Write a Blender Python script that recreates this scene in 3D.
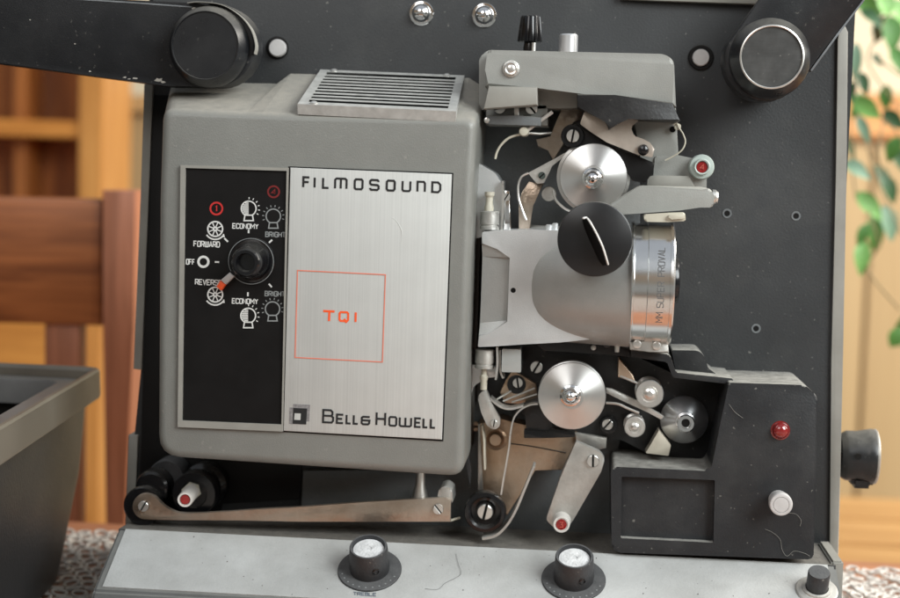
import bpy, bmesh, math, random
from mathutils import Vector, Matrix
from math import radians as R, pi, cos, sin
random.seed(7)
scene = bpy.context.scene
for o in list(bpy.data.objects): bpy.data.objects.remove(o)

# ---------------------------------------------------------------- camera
F = 1500.0            # focal length in photo pixels (photo 900 x 598)
D = 0.766             # metres from camera to the mounting plate (plane y = 0)
VPX, VPY = 584.0, 180.0
ROLL = R(2.1)
dy = Vector(((VPX-450), -(VPY-299), -F)).normalized()      # world +Y seen in camera axes
zt = Vector((sin(ROLL), cos(ROLL), 0))
dz = (zt - dy*zt.dot(dy)).normalized()
dx = dy.cross(dz).normalized()
RC = Matrix((dx, dy, dz))          # rows: world axes in camera coords -> camera-to-world rotation
cam_d = bpy.data.cameras.new('camera'); cam = bpy.data.objects.new('camera', cam_d)
scene.collection.objects.link(cam); scene.camera = cam
CP = Vector((0, -D, 0))
cam.matrix_world = Matrix.Translation(CP) @ RC.to_4x4()
cam_d.sensor_width = 36; cam_d.lens = 36*F/900; cam_d.clip_start = .02; cam_d.clip_end = 60
cam_d.dof.use_dof = True; cam_d.dof.focus_distance = .705; cam_d.dof.aperture_fstop = 7.0

# ---------------------------------------------------------------- world, lamps, exposure
w = bpy.data.worlds.new('World'); scene.world = w; w.use_nodes = True
nt = w.node_tree; bgn = nt.nodes['Background']
tc = nt.nodes.new('ShaderNodeTexCoord'); sx = nt.nodes.new('ShaderNodeSeparateXYZ'); cr = nt.nodes.new('ShaderNodeValToRGB')
mr = nt.nodes.new('ShaderNodeMapRange'); mr.inputs[1].default_value = -1; mr.inputs[2].default_value = 1
nt.links.new(tc.outputs['Generated'], sx.inputs[0]); nt.links.new(sx.outputs['Z'], mr.inputs[0])
nt.links.new(mr.outputs[0], cr.inputs[0]); nt.links.new(cr.outputs[0], bgn.inputs[0])
e = cr.color_ramp.elements
e[0].position = .0; e[0].color = (.20, .13, .08, 1)
e[1].position = 1; e[1].color = (.80, .86, .95, 1)
for pos_, col_ in ((.12, (.36, .35, .34)), (.19, (.52, .24, .09)), (.32, (.44, .22, .10)), (.36, (.24, .20, .17)), (.41, (.58, .58, .55)), (.50, (.56, .57, .54)),
                   (.56, (.40, .33, .25)), (.64, (.50, .34, .21)), (.70, (.30, .25, .2)), (.75, (.72, .78, .84))):
    x = e.new(pos_); x.color = (*col_, 1)
bgn.inputs[1].default_value = .50

def lamp(name, loc, target, size, power, col, sy=None):
    l = bpy.data.lights.new(name, 'AREA'); l.energy = power; l.color = col; l.size = size
    if sy: l.shape = 'RECTANGLE'; l.size_y = sy
    o = bpy.data.objects.new(name, l); scene.collection.objects.link(o); o.location = loc
    o.rotation_euler = (Vector(target)-Vector(loc)).to_track_quat('-Z', 'Y').to_euler()
    return o
lamp('window_light', (1.2, -1.1, .85), (0, 0, -.05), .9, 42, (.95, 1, 1), 1.1)
lamp('front_fill_light', (-.55, -1.4, .9), (-.05, 0, -.05), .8, 7, (1, .985, .96))  # frontal fill lamp added to brighten the machine, not a known window
lamp('background_fill_light', (1.6, .55, .9), (-.5, 1.5, -.1), 1.2, 60, (1, .955, .87))  # area lamp added to brighten the background furniture and wall
scene.view_settings.view_transform = 'Standard'; scene.view_settings.look = 'None'
scene.view_settings.exposure = 0; scene.view_settings.gamma = 1
scene.render.engine = 'CYCLES'

# ---------------------------------------------------------------- pixel helpers: a photo pixel -> a point at its own depth
def ray(px, py): return (RC @ Vector(((px-450), -(py-299), -F)))
def K(px, py, d):                   # d = metres in front of the mounting plate
    r = ray(px, py); return CP + r*((D-d)/r.y)
def KZ(px, py, z):
    r = ray(px, py); return CP + r*(z/r.z)
def S(d): return (D-d)/F            # metres per pixel at that depth

# ---------------------------------------------------------------- materials
MATS = {}
def mat(name, col, rough=.5, metal=0., var=.12, nscale=60, bump=.0, bscale=400, dust=0., aniso=0., radial=None, specks=0.,
        brushed=None, col2=None, spec=.5, coat=0., stretch=None, transmission=0., dustcol=(.32,.30,.26), alpha=1., rvar=.12):
    if name in MATS: return MATS[name]
    m = bpy.data.materials.new(name); m.use_nodes = True; N = m.node_tree.nodes; L = m.node_tree.links
    b = N['Principled BSDF']; MATS[name] = m
    b.inputs['Roughness'].default_value = rough; b.inputs['Metallic'].default_value = metal
    b.inputs['Specular IOR Level'].default_value = spec; b.inputs['Coat Weight'].default_value = coat
    b.inputs['Transmission Weight'].default_value = transmission
    t = N.new('ShaderNodeTexCoord'); mp = N.new('ShaderNodeMapping'); L.new(t.outputs['Object'], mp.inputs[0])
    if stretch: mp.inputs['Scale'].default_value = stretch
    n = N.new('ShaderNodeTexNoise'); n.inputs['Scale'].default_value = nscale; n.inputs['Detail'].default_value = 6
    n.inputs['Roughness'].default_value = .62; L.new(mp.outputs[0], n.inputs[0])
    r = N.new('ShaderNodeValToRGB'); L.new(n.outputs[0], r.inputs[0])
    c2 = col2 or tuple(c*(1+var) for c in col); c1 = tuple(c*(1-var) for c in col)
    r.color_ramp.elements[0].position = .3; r.color_ramp.elements[0].color = (*c1, 1)
    r.color_ramp.elements[1].position = .7; r.color_ramp.elements[1].color = (*c2, 1)
    out = r.outputs[0]
    rr = N.new('ShaderNodeMapRange'); L.new(n.outputs[0], rr.inputs[0])
    rr.inputs[3].default_value = max(.02, rough-rvar); rr.inputs[4].default_value = min(1, rough+rvar); ro = rr.outputs[0]
    def mix(a, bcol, fac):
        mx = N.new('ShaderNodeMix'); mx.data_type = 'RGBA'; L.new(a, mx.inputs[6]); mx.inputs[7].default_value = (*bcol, 1); L.new(fac, mx.inputs[0]); return mx.outputs[2]
    if specks:
        n3 = N.new('ShaderNodeTexNoise'); n3.inputs['Scale'].default_value = 420; n3.inputs['Detail'].default_value = 2; L.new(t.outputs['Object'], n3.inputs[0])
        m3 = N.new('ShaderNodeMapRange'); m3.inputs[1].default_value = .69; m3.inputs[2].default_value = .76; m3.inputs[4].default_value = specks
        L.new(n3.outputs[0], m3.inputs[0]); out = mix(out, (.40, .38, .34), m3.outputs[0])
        n4 = N.new('ShaderNodeTexNoise'); n4.inputs['Scale'].default_value = 14; n4.inputs['Detail'].default_value = 9; n4.inputs['Roughness'].default_value = .7; L.new(t.outputs['Object'], n4.inputs[0])
        m4 = N.new('ShaderNodeMapRange'); m4.inputs[1].default_value = .5; m4.inputs[2].default_value = .75; m4.inputs[4].default_value = specks*.35
        L.new(n4.outputs[0], m4.inputs[0]); out = mix(out, (.22, .21, .19), m4.outputs[0])
    if dust:
        g = N.new('ShaderNodeNewGeometry'); s = N.new('ShaderNodeSeparateXYZ'); L.new(g.outputs['Normal'], s.inputs[0])
        m1 = N.new('ShaderNodeMapRange'); m1.inputs[1].default_value = .3; m1.inputs[2].default_value = .95; L.new(s.outputs['Z'], m1.inputs[0])
        n2 = N.new('ShaderNodeTexNoise'); n2.inputs['Scale'].default_value = 160; n2.inputs['Detail'].default_value = 8; n2.inputs['Roughness'].default_value = .7; L.new(t.outputs['Object'], n2.inputs[0])
        m2 = N.new('ShaderNodeMapRange'); m2.inputs[1].default_value = .3; m2.inputs[2].default_value = .62; m2.inputs[3].default_value = dust*.45; m2.inputs[4].default_value = dust; L.new(n2.outputs[0], m2.inputs[0])
        mm = N.new('ShaderNodeMath'); mm.operation = 'MULTIPLY'; L.new(m1.outputs[0], mm.inputs[0]); L.new(m2.outputs[0], mm.inputs[1])
        out = mix(out, dustcol, mm.outputs[0])
        ma = N.new('ShaderNodeMath'); ma.operation = 'ADD'; ma.use_clamp = True; L.new(ro, ma.inputs[0]); L.new(mm.outputs[0], ma.inputs[1]); ro = ma.outputs[0]
        if metal:
            ms = N.new('ShaderNodeMath'); ms.operation = 'SUBTRACT'; ms.use_clamp = True; ms.inputs[0].default_value = metal; L.new(mm.outputs[0], ms.inputs[1]); L.new(ms.outputs[0], b.inputs['Metallic'])
    if brushed:
        nb = N.new('ShaderNodeTexNoise'); mb = N.new('ShaderNodeMapping'); mb.inputs['Scale'].default_value = brushed
        L.new(t.outputs['Object'], mb.inputs[0]); L.new(mb.outputs[0], nb.inputs[0]); nb.inputs['Scale'].default_value = 1; nb.inputs['Detail'].default_value = 5; nb.inputs['Roughness'].default_value = .75
        mx = N.new('ShaderNodeMix'); mx.data_type = 'RGBA'; mx.blend_type = 'MULTIPLY'; mx.inputs[0].default_value = 1
        rb = N.new('ShaderNodeValToRGB'); rb.color_ramp.elements[0].position = .3; rb.color_ramp.elements[0].color = (.88, .88, .88, 1); rb.color_ramp.elements[1].position = .7; rb.color_ramp.elements[1].color = (1.05, 1.05, 1.05, 1)
        L.new(nb.outputs[0], rb.inputs[0]); L.new(out, mx.inputs[6]); L.new(rb.outputs[0], mx.inputs[7]); out = mx.outputs[2]
    if aniso:
        b.inputs['Anisotropic'].default_value = aniso
        tg = N.new('ShaderNodeTangent'); tg.direction_type = 'RADIAL'; tg.axis = radial or 'Z'; L.new(tg.outputs[0], b.inputs['Tangent']); b.inputs['Anisotropic Rotation'].default_value = .25
    L.new(out, b.inputs['Base Color']); L.new(ro, b.inputs['Roughness'])
    if bump:
        nb2 = N.new('ShaderNodeTexNoise'); nb2.inputs['Scale'].default_value = bscale; nb2.inputs['Detail'].default_value = 4; L.new(mp.outputs[0] if stretch else t.outputs['Object'], nb2.inputs[0])
        bp = N.new('ShaderNodeBump'); bp.inputs['Strength'].default_value = bump; bp.inputs['Distance'].default_value = .001; L.new(nb2.outputs[0], bp.inputs['Height']); L.new(bp.outputs[0], b.inputs['Normal'])
    return m

def wood(name, light, dark, scale=(8, 90, 90), rough=.45):
    m = bpy.data.materials.new(name); m.use_nodes = True; N = m.node_tree.nodes; L = m.node_tree.links; b = N['Principled BSDF']
    t = N.new('ShaderNodeTexCoord'); mp = N.new('ShaderNodeMapping'); mp.inputs['Scale'].default_value = scale; L.new(t.outputs['Object'], mp.inputs[0])
    n = N.new('ShaderNodeTexNoise'); n.inputs['Scale'].default_value = 1; n.inputs['Detail'].default_value = 8; n.inputs['Roughness'].default_value = .6; n.inputs['Distortion'].default_value = .6
    L.new(mp.outputs[0], n.inputs[0]); r = N.new('ShaderNodeValToRGB'); L.new(n.outputs[0], r.inputs[0])
    r.color_ramp.elements[0].position = .33; r.color_ramp.elements[0].color = (*dark, 1); r.color_ramp.elements[1].position = .62; r.color_ramp.elements[1].color = (*light, 1)
    L.new(r.outputs[0], b.inputs['Base Color']); b.inputs['Roughness'].default_value = rough
    bp = N.new('ShaderNodeBump'); bp.inputs['Strength'].default_value = .25; bp.inputs['Distance'].default_value = .001; L.new(n.outputs[0], bp.inputs['Height']); L.new(bp.outputs[0], b.inputs['Normal'])
    return m

PLATE = mat('dark grey enamel', (.028, .0295, .031), .5, spec=.4, specks=.28, dust=.7, bump=.15, bscale=900, var=.15, nscale=25)
ARMM = mat('black enamel', (.012, .013, .015), .4, specks=.15, dust=.4, bump=.1, bscale=1600, spec=.35)
HUBM = mat('worn black plastic', (.009, .010, .012), .3, specks=.12, dust=.4, spec=.5)
HAMMER = mat('grey hammer paint', (.205, .206, .190), .42, bump=.14, bscale=1500, dust=.55, dustcol=(.44, .40, .34), var=.06, nscale=45, metal=.1, specks=.22)
HAMMER2 = mat('grey cast paint', (.285, .288, .270), .42, bump=.12, bscale=1500, dust=.5, dustcol=(.42, .39, .32), var=.08, nscale=50)
CAST = mat('silver cast paint', (.40, .40, .385), .36, metal=.3, bump=.1, bscale=1600, var=.09, nscale=45, dust=.25, dustcol=(.36, .34, .29))
TRIM = mat('beige grey trim', (.27, .262, .235), .5, var=.12, nscale=40, dust=.2)
BLACK = mat('matt black', (.0055, .005, .005), .5, dust=.25, var=.2, spec=.22)
GLOSS = mat('gloss black', (.005, .005, .006), .18, dust=.12, rvar=.06)
COVER = mat('dusty black cover', (.017, .018, .020), .5, spec=.35, specks=.3, dust=.95, dustcol=(.34, .33, .30), bump=.14, bscale=1100)
KNOB = mat('dusty knob black', (.022, .023, .026), .48, specks=.35, dust=.6, dustcol=(.16, .16, .16), bump=.25, bscale=900)
MECH = mat('slate mechanism plate', (.15, .162, .168), .5, specks=.25, dust=.6, bump=.2, bscale=700)
MECHB = mat('oily black plate', (.010, .010, .011), .42, specks=.2, dust=.4, bump=.12, bscale=600)
ALU = mat('brushed aluminium', (.555, .56, .54), .48, .22, var=.03, brushed=(1500, 1500, 4), rvar=.05)
BRIGHT = mat('satin steel', (.72, .71, .68), .3, .9, var=.1, nscale=90, dust=.15)
SATIN = mat('satin silver casting', (.74, .755, .76), .34, .65, var=.04, bump=.12, bscale=1800, nscale=70)
DULL = mat('dull steel', (.52, .51, .48), .4, .75, var=.2, nscale=80, dust=.3, bump=.2, bscale=500)
SPUN = mat('turned aluminium', (.74, .74, .73), .36, 1., var=.03, aniso=.7, radial='Y', rvar=.03)
CONE = mat('turned steel cone', (.85, .86, .88), .3, 1., var=.05, aniso=.6, radial='Y', rvar=.04)
CHROME = mat('chrome', (.80, .80, .80), .09, 1., var=.03, rvar=.04, dust=.1)
CHROMEX = mat('polished lens barrel', (.80, .80, .79), .2, 1., var=.03, rvar=.03)
COPPER = mat('orange brown steel', (.46, .27, .15), .34, .8, var=.15, nscale=22, dust=.1, col2=(.56, .45, .35), bump=.3, bscale=300)  # orange-brown metal with paler blotches
ARMST = mat('warm reflection brown steel', (.38, .27, .19), .3, .85, var=.12, nscale=22, col2=(.54, .47, .40), bump=.25, bscale=400, dust=.3)  # brown tint stands in for orange reflections on the loop arm steel
PINK = mat('bare steel lever', (.55, .49, .43), .4, .7, var=.12, nscale=70)
BEIGE = mat('beige plastic', (.52, .49, .40), .45, var=.06)
IVORY = mat('ivory plastic', (.62, .59, .55), .4, var=.06, dust=.2)
MINT = mat('pale roller nylon', (.40, .46, .43), .35, var=.06)
WHITEP = mat('white button', (.50, .485, .475), .45, var=.08, nscale=200)
DUSTW = mat('chalky white dust', (.60, .60, .60), .9, var=.25, nscale=260, bump=.5, bscale=800)
RED = mat('red jewel', (.24, .008, .008), .25, var=.3, coat=.5, nscale=300)
REDLED = mat('red lamp lens', (.20, .009, .009), .15, var=.2, coat=1)
ORANGE = mat('orange paint', (.85, .10, .02), .5, var=.05)
REDLINE = mat('faded red line', (.72, .20, .13), .5, var=.1)
REDINK = mat('red ink', (.50, .02, .018), .5, var=.1)
DIMRED = mat('dim red ink', (.15, .008, .008), .5, var=.1)
WHITEINK = mat('white ink', (.62, .62, .60), .6, var=.05)
DIMINK = mat('dim ink', (.22, .23, .23), .6, var=.05)
BLACKINK = mat('black ink', (.012, .012, .013), .5, var=.05)
GREYINK = mat('grey ink', (.20, .19, .19), .6, var=.4, nscale=900)
BASEP = mat('pale grey panel paint', (.40, .40, .385), .36, var=.14, nscale=22, specks=.0, bump=.18, bscale=900, col2=(.51, .515, .505))
BASEE = mat('grey panel edge', (.12, .125, .125), .45, dust=.3)
LEDGE = mat('dusty ledge', (.06, .06, .06), .7, dust=.7, dustcol=(.22, .20, .17), bump=.5, bscale=500)
GLASS = mat('dark lens glass', (.02, .025, .03), .05, var=.05, coat=1)
BIN = mat('scuffed grey case plastic', (.022, .0225, .024), .4, var=.3, nscale=11, bump=.15, bscale=600, specks=.12, spec=.35)
BINRIM = mat('worn case rim', (.20, .178, .145), .4, metal=.3, var=.18, nscale=25)
CLEAR = mat('smoked prism', (.33, .34, .33), .12, var=.05, coat=1)
LINT = mat('lint', (.22, .21, .19), .9)
THREAD = mat('crochet cotton', (.66, .62, .57), .9, var=.12, bump=.6, bscale=700)

# ---------------------------------------------------------------- objects
COL = scene.collection; WP = {}
def thing(name, label, cat, loc=(0, 0, 0), group=None):
    o = bpy.data.objects.new(name, None); COL.objects.link(o); o.location = loc; WP[o] = Vector(loc); o.empty_display_size = .05
    o['label'] = label; o['category'] = cat
    if group: o['group'] = group
    return o
def tag(o, label=None, cat=None, group=None, kind=None):
    for k, v in (('label', label), ('category', cat), ('group', group), ('kind', kind)):
        if v: o[k] = v
    return o
def mk(name, bm, m, parent=None, sharp=32, label=None):
    bmesh.ops.remove_doubles(bm, verts=bm.verts, dist=1e-7)
    bmesh.ops.recalc_face_normals(bm, faces=bm.faces)
    for f in bm.faces: f.smooth = True
    for ed in bm.edges:
        if len(ed.link_faces) == 2 and ed.calc_face_angle(0) > R(sharp): ed.smooth = False
    lo = Vector([min(v.co[i] for v in bm.verts) for i in range(3)]); hi = Vector([max(v.co[i] for v in bm.verts) for i in range(3)])
    c = (lo+hi)/2
    for v in bm.verts: v.co -= c
    me = bpy.data.meshes.new(name); bm.to_mesh(me); bm.free()
    o = bpy.data.objects.new(name, me); COL.objects.link(o); WP[o] = c
    if parent: o.parent = parent; o.location = c-WP[parent]
    else: o.location = c
    for mm in (m if isinstance(m, (list, tuple)) else [m]): me.materials.append(mm)
    if label: o['label'] = label
    return o
def bridge(bm, a, b, closed=True):
    n = len(a)
    for i in range(n if closed else n-1):
        j = (i+1) % n
        try: bm.faces.new((a[i], a[j], b[j], b[i]))
        except ValueError: pass
def rounded(pts, r, seg=4):
    n = len(pts); out = []
    rs = r if isinstance(r, (list, tuple)) else [r]*n
    for i in range(n):
        p = Vector(pts[i]).to_2d(); a = Vector(pts[i-1]).to_2d()-p; b = Vector(pts[(i+1) % n]).to_2d()-p; q = rs[i]
        if q <= 0 or a.length < 1e-6 or b.length < 1e-6: out.append(tuple(p)); continue
        q = min(q, a.length*.45, b.length*.45); s = p+a.normalized()*q; t = p+b.normalized()*q
        for k in range(seg+1):
            u = k/seg; out.append(tuple(s*(1-u)**2+p*2*u*(1-u)+t*u*u))
    return out
def prism_bm(pts, d0, d1, bev=.0005, bm=None, seg=2):
    bm = bm or bmesh.new()
    W = [K(x, y, d1) for x, y in pts]
    f1 = [bm.verts.new(p) for p in W]; b1 = [bm.verts.new((p.x, -d0, p.z)) for p in W]
    ff = bm.faces.new(f1); bm.faces.new(b1[::-1]); bridge(bm, f1, b1)
    if bev: bmesh.ops.bevel(bm, geom=list(ff.edges), offset=bev, segments=seg, profile=.5, affect='EDGES', clamp_overlap=True)
    return bm
def prism(name, pts, d0, d1, m, parent=None, bev=.0005, r=0, seg=2, label=None):
    if r: pts = rounded(pts, r)
    return mk(name, prism_bm(pts, d0, d1, bev, seg=seg), m, parent, label=label)
def ring_bm(outer, inner, d0, d1, d0i=None):
    bm = bmesh.new(); n = len(outer)
    fo = [bm.verts.new(K(*p, d1)) for p in outer]; fi = [bm.verts.new(K(*p, d1)) for p in inner]
    bo = [bm.verts.new((v.co.x, -d0, v.co.z)) for v in fo]; bi = [bm.verts.new((v.co.x, -d0, v.co.z)) for v in fi]
    bridge(bm, fo, fi); bridge(bm, bi, bo); bridge(bm, bo, fo); bridge(bm, fi, bi)
    return bm
def arc(cx, cy, r, a0, a1, n=12):      # degrees, clockwise on screen with y down
    return [(cx+r*cos(R(a0+(a1-a0)*i/n)), cy+r*sin(R(a0+(a1-a0)*i/n))) for i in range(n+1)]
def circ(cx, cy, r, n=32): return arc(cx, cy, r, 0, 360*(n-1)/n, n-1)
def lathe_bm(c, axis, prof, seg=40, bm=None, ribs=0, ribdepth=0):
    bm = bm or bmesh.new(); axis = Vector(axis).normalized(); u = axis.orthogonal().normalized(); v = axis.cross(u)
    prev = None
    for r, h in prof:
        if r <= 1e-7: ringv = [bm.verts.new(c+axis*h)]
        else:
            ringv = []
            for i in range(seg):
                a = 2*pi*i/seg; rr = r*(1-(ribdepth if ribs and (i*ribs//seg*2//1) % 2 == 0 and (i % (seg//ribs)) < seg//ribs/2 else 0))
                ringv.append(bm.verts.new(c+axis*h+(u*cos(a)+v*sin(a))*rr))
        if prev:
            if len(prev) == 1 and len(ringv) > 1:
                for i in range(seg): bm.faces.new((prev[0], ringv[i], ringv[(i+1) % seg]))
            elif len(ringv) == 1 and len(prev) > 1:
                for i in range(seg): bm.faces.new((prev[i], prev[(i+1) % seg], ringv[0]))
            elif len(prev) > 1: bridge(bm, prev, ringv)
        prev = ringv
    return bm
FRONT = (0, -1, 0)
def disc(name, px, py, d, prof, m, parent=None, seg=40, label=None, ref=0.):
    # prof = [(radius in pixels, height in mm towards the viewer above depth d)]; the pixel is where the axis shows at height ref
    c = K(px, py, d+ref/1000); c.y = -d; s = S(d+ref/1000)
    return mk(name, lathe_bm(c, FRONT, [(r*s, h/1000) for r, h in prof], seg), m, parent, label=label)
def cap(r, h, e=.6, inner=True):    # plain button with softened edge
    return [(r, 0), (r, h-e), (r-.35*e*2, h-e*.25), (r-e*2.2, h), (0, h)]
def screw(px, py, d, r, ang, parent, m=None, h=1.6, name='screw'):
    """slotted cheese-head screw: two half moons on a lower base"""
    m = m or BRIGHT; bm = bmesh.new(); s = S(d); c = K(px, py, d+h/1000); c.y = -d; a0 = R(ang)
    lathe_bm(c, FRONT, [(r*s, 0), (r*s, h/1000*.2), (0, h/1000*.2)], 28, bm)
    g = math.asin(.15)
    for f_ in bm.faces: f_.material_index = 1  # black slot floor stands in for the shade inside the slot
    for side in (0, pi):
        P = []
        for i in range(15):
            a = side+g+(pi-2*g)*i/14; P.append((cos(a)*r*s*.985, sin(a)*r*s*.985))
        def W(p, hh, k=1): return Vector((c.x+(p[0]*cos(a0)-p[1]*sin(a0))*k, -d-hh, c.z+(p[0]*sin(a0)+p[1]*cos(a0))*k))
        lo = [bm.verts.new(W(p, h/1000*.15)) for p in P]; mi = [bm.verts.new(W(p, h/1000*.88)) for p in P]
        cx_ = sum(p[0] for p in P)/15; cy_ = sum(p[1] for p in P)/15
        hi = [bm.verts.new(W((cx_+(p[0]-cx_)*.86, cy_+(p[1]-cy_)*.86) , h/1000)) for p in P]
        bridge(bm, lo, mi); bridge(bm, mi, hi); bm.faces.new(hi)
    return mk(name, bm, [m, BLACK], parent, sharp=28)
def catmull(P, k=6):
    P = [Vector(p) for p in P]; out = []
    for i in range(len(P)-1):
        a = P[i-1] if i else P[i]; b = P[i]; c = P[i+1]; e_ = P[i+2] if i+2 < len(P) else P[i+1]
        for j in range(k):
            t = j/k; out.append(.5*((2*b)+(c-a)*t+(2*a-5*b+4*c-e_)*t*t+(3*b-a-3*c+e_)*t*t*t))
    return out+[P[-1]]
def tube_bm(P, r, seg=10, bm=None, flat=None):
    bm = bm or bmesh.new(); prev = None; n = len(P); nv = None
    for i in range(n):
        t = (P[min(i+1, n-1)]-P[max(i-1, 0)]).normalized()
        if nv is None: nv = t.orthogonal().normalized()
        else: nv = (nv-t*nv.dot(t)).normalized()
        bv = t.cross(nv); rr = r[i] if isinstance(r, (list, tuple)) else r
        rg = [bm.verts.new(P[i]+(nv*cos(2*pi*k/seg)+bv*sin(2*pi*k/seg))*rr) for k in range(seg)]
        if prev: bridge(bm, prev, rg)
        else: bm.faces.new(rg[::-1])
        prev = rg
    bm.faces.new(prev); return bm
def wire(name, pts, r, m, parent=None, smooth=True, label=None):
    P = [K(*p) for p in pts]
    if smooth: P = catmull(P)
    return mk(name, tube_bm(P, r*S(.04)), m, parent, label=label)
def strip(name, pts, w, h, m, parent=None, smooth=True, label=None):
    """thin flat strip standing on edge: width w px across the path, running h metres deep"""
    P = [(p[0], p[1]) for p in pts]
    if smooth: P = [(v.x, v.y) for v in catmull([(x_, y_, 0) for x_, y_ in P])]
    d = pts[0][2]; V = [Vector(p) for p in P]; A = []; B = []
    for i, p in enumerate(V):
        t = (V[min(i+1, len(V)-1)]-V[max(i-1, 0)]).normalized(); nn = Vector((-t.y, t.x))*w/2
        A.append(tuple(p+nn)); B.append(tuple(p-nn))
    return mk(name, prism_bm(A+B[::-1], d-h, d, .00012, seg=1), m, parent, label=label)
def cut(o, cutter_bm):
    bmesh.ops.recalc_face_normals(cutter_bm, faces=cutter_bm.faces)
    me = bpy.data.meshes.new('c'); cutter_bm.to_mesh(me); cutter_bm.free(); c = bpy.data.objects.new('c', me); COL.objects.link(c)
    bpy.context.view_layer.update()
    md = o.modifiers.new('b', 'BOOLEAN'); md.operation = 'DIFFERENCE'; md.object = c; md.solver = 'EXACT'
    bpy.context.view_layer.update(); dg = bpy.context.evaluated_depsgraph_get()
    new = bpy.data.meshes.new_from_object(o.evaluated_get(dg)); o.modifiers.clear(); o.data = new
    bm = bmesh.new(); bm.from_mesh(new)
    for f in bm.faces: f.smooth = True
    for ed in bm.edges: ed.smooth = not (len(ed.link_faces) == 2 and ed.calc_face_angle(0) > R(32))
    bm.to_mesh(new); bm.free()
    bpy.data.objects.remove(c)
def box_bm(lo, hi, bm=None, bev=0):
    own = bmesh.new(); r = bmesh.ops.create_cube(own, size=1)
    for v in own.verts: v.co = Vector([lo[i]+(v.co[i]+.5)*(hi[i]-lo[i]) for i in range(3)])
    if bev: bmesh.ops.bevel(own, geom=list(own.edges), offset=bev, segments=2, affect='EDGES')
    if bm is None: return own
    mp = {v: bm.verts.new(v.co) for v in own.verts}
    for f in own.faces: bm.faces.new([mp[v] for v in f.verts])
    own.free(); return bm

# ---------------------------------------------------------------- stroke lettering
O_ = [(0, .14), (0, .86), (.14, 1), (.86, 1), (1, .86), (1, .14), (.86, 0), (.14, 0)]
G = {
 'F': [[(0, 0), (0, 1), (.9, 1)], [(.05, .52), (.8, .52)]], 'I': [[(.5, 0), (.5, 1)]], '1': [[(.5, 0), (.5, 1)]],
 'L': [[(0, 1), (0, 0), (.95, 0)]], 'm': [[(0, 0), (0, .86), (.12, 1), (.88, 1), (1, .86), (1, 0)], [(.5, .95), (.5, 0)]],
 'O': [O_+['c']], 'S': [[(.95, .82), (.95, .9), (.85, 1), (.14, 1), (0, .88), (0, .64), (.12, .52), (.88, .48), (1, .36), (1, .12), (.86, 0), (.12, 0), (.03, .1), (.03, .18)]],
 'U': [[(0, 1), (0, .14), (.14, 0), (.86, 0), (1, .14), (1, 1)]], 'n': [[(0, 0), (0, 1), (.84, 1), (1, .84), (1, 0)]],
 'D': [[(.02, .02), (.02, 1), (.72, 1), (1, .76), (1, .22), (.74, .0), 'c']],
 'T': [[(0, 1), (1, 1)], [(.5, .95), (.5, 0)]], 'Q': [O_+['c'], [(.55, .25), (.85, -.18)]],
 'B': [[(0, 0), (0, 1), (.75, 1), (.92, .86), (.92, .66), (.8, .54), (1, .42), (1, .14), (.86, 0), 'c'], [(.04, .54), (.8, .54)]],
 'E': [[(1, 1), (0, 1), (0, 0), (1, 0)], [(.05, .5), (.85, .5)]], 'H': [[(0, 0), (0, 1)], [(1, 0), (1, 1)], [(.05, .5), (.95, .5)]],
 '&': [[(.9, .95), (.15, .95), (.0, .82), (.0, .62), (.12, .5), (1, .5)], [(.12, .5), (0, .4), (0, .14), (.14, 0), (.72, 0), (.86, .14), (.86, .45)]],
 'W': [[(0, 1), (0, .12), (.12, 0), (.88, 0), (1, .12), (1, 1)], [(.5, .05), (.5, 1)]],
 'R': [[(0, 0), (0, 1), (.8, 1), (1, .86), (1, .6), (.86, .48), (.04, .48)], [(.55, .46), (1, 0)]],
 'V': [[(0, 1), (.5, 0), (1, 1)]], 'C': [[(1, .8), (1, .9), (.86, 1), (.14, 1), (0, .86), (0, .14), (.14, 0), (.86, 0), (1, .1), (1, .2)]],
 'N': [[(0, 0), (0, 1), (1, 0), (1, 1)]], 'M': [[(0, 0), (0, 1), (.5, .4), (1, 1), (1, 0)]], 'Y': [[(0, 1), (.5, .5), (1, 1)], [(.5, .48), (.5, 0)]],
 'A': [[(0, 0), (.5, 1), (1, 0)], [(.2, .3), (.8, .3)]], 'G': [[(1, .8), (1, .9), (.86, 1), (.14, 1), (0, .86), (0, .14), (.14, 0), (.86, 0), (1, .14), (1, .5), (.55, .5)]],
 'P': [[(0, 0), (0, 1), (.86, 1), (1, .86), (1, .6), (.86, .46), (.04, .46)]], '4': [[(.8, 0), (.8, 1), (0, .3), (1, .3)]], '3': [[(0, 1), (1, 1), (.5, .55), (1, .45), (1, 0), (0, 0)]],
 'i': [[(.3, .8), (.55, 1), (.55, 0)]],
}
ZI = [0]
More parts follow.
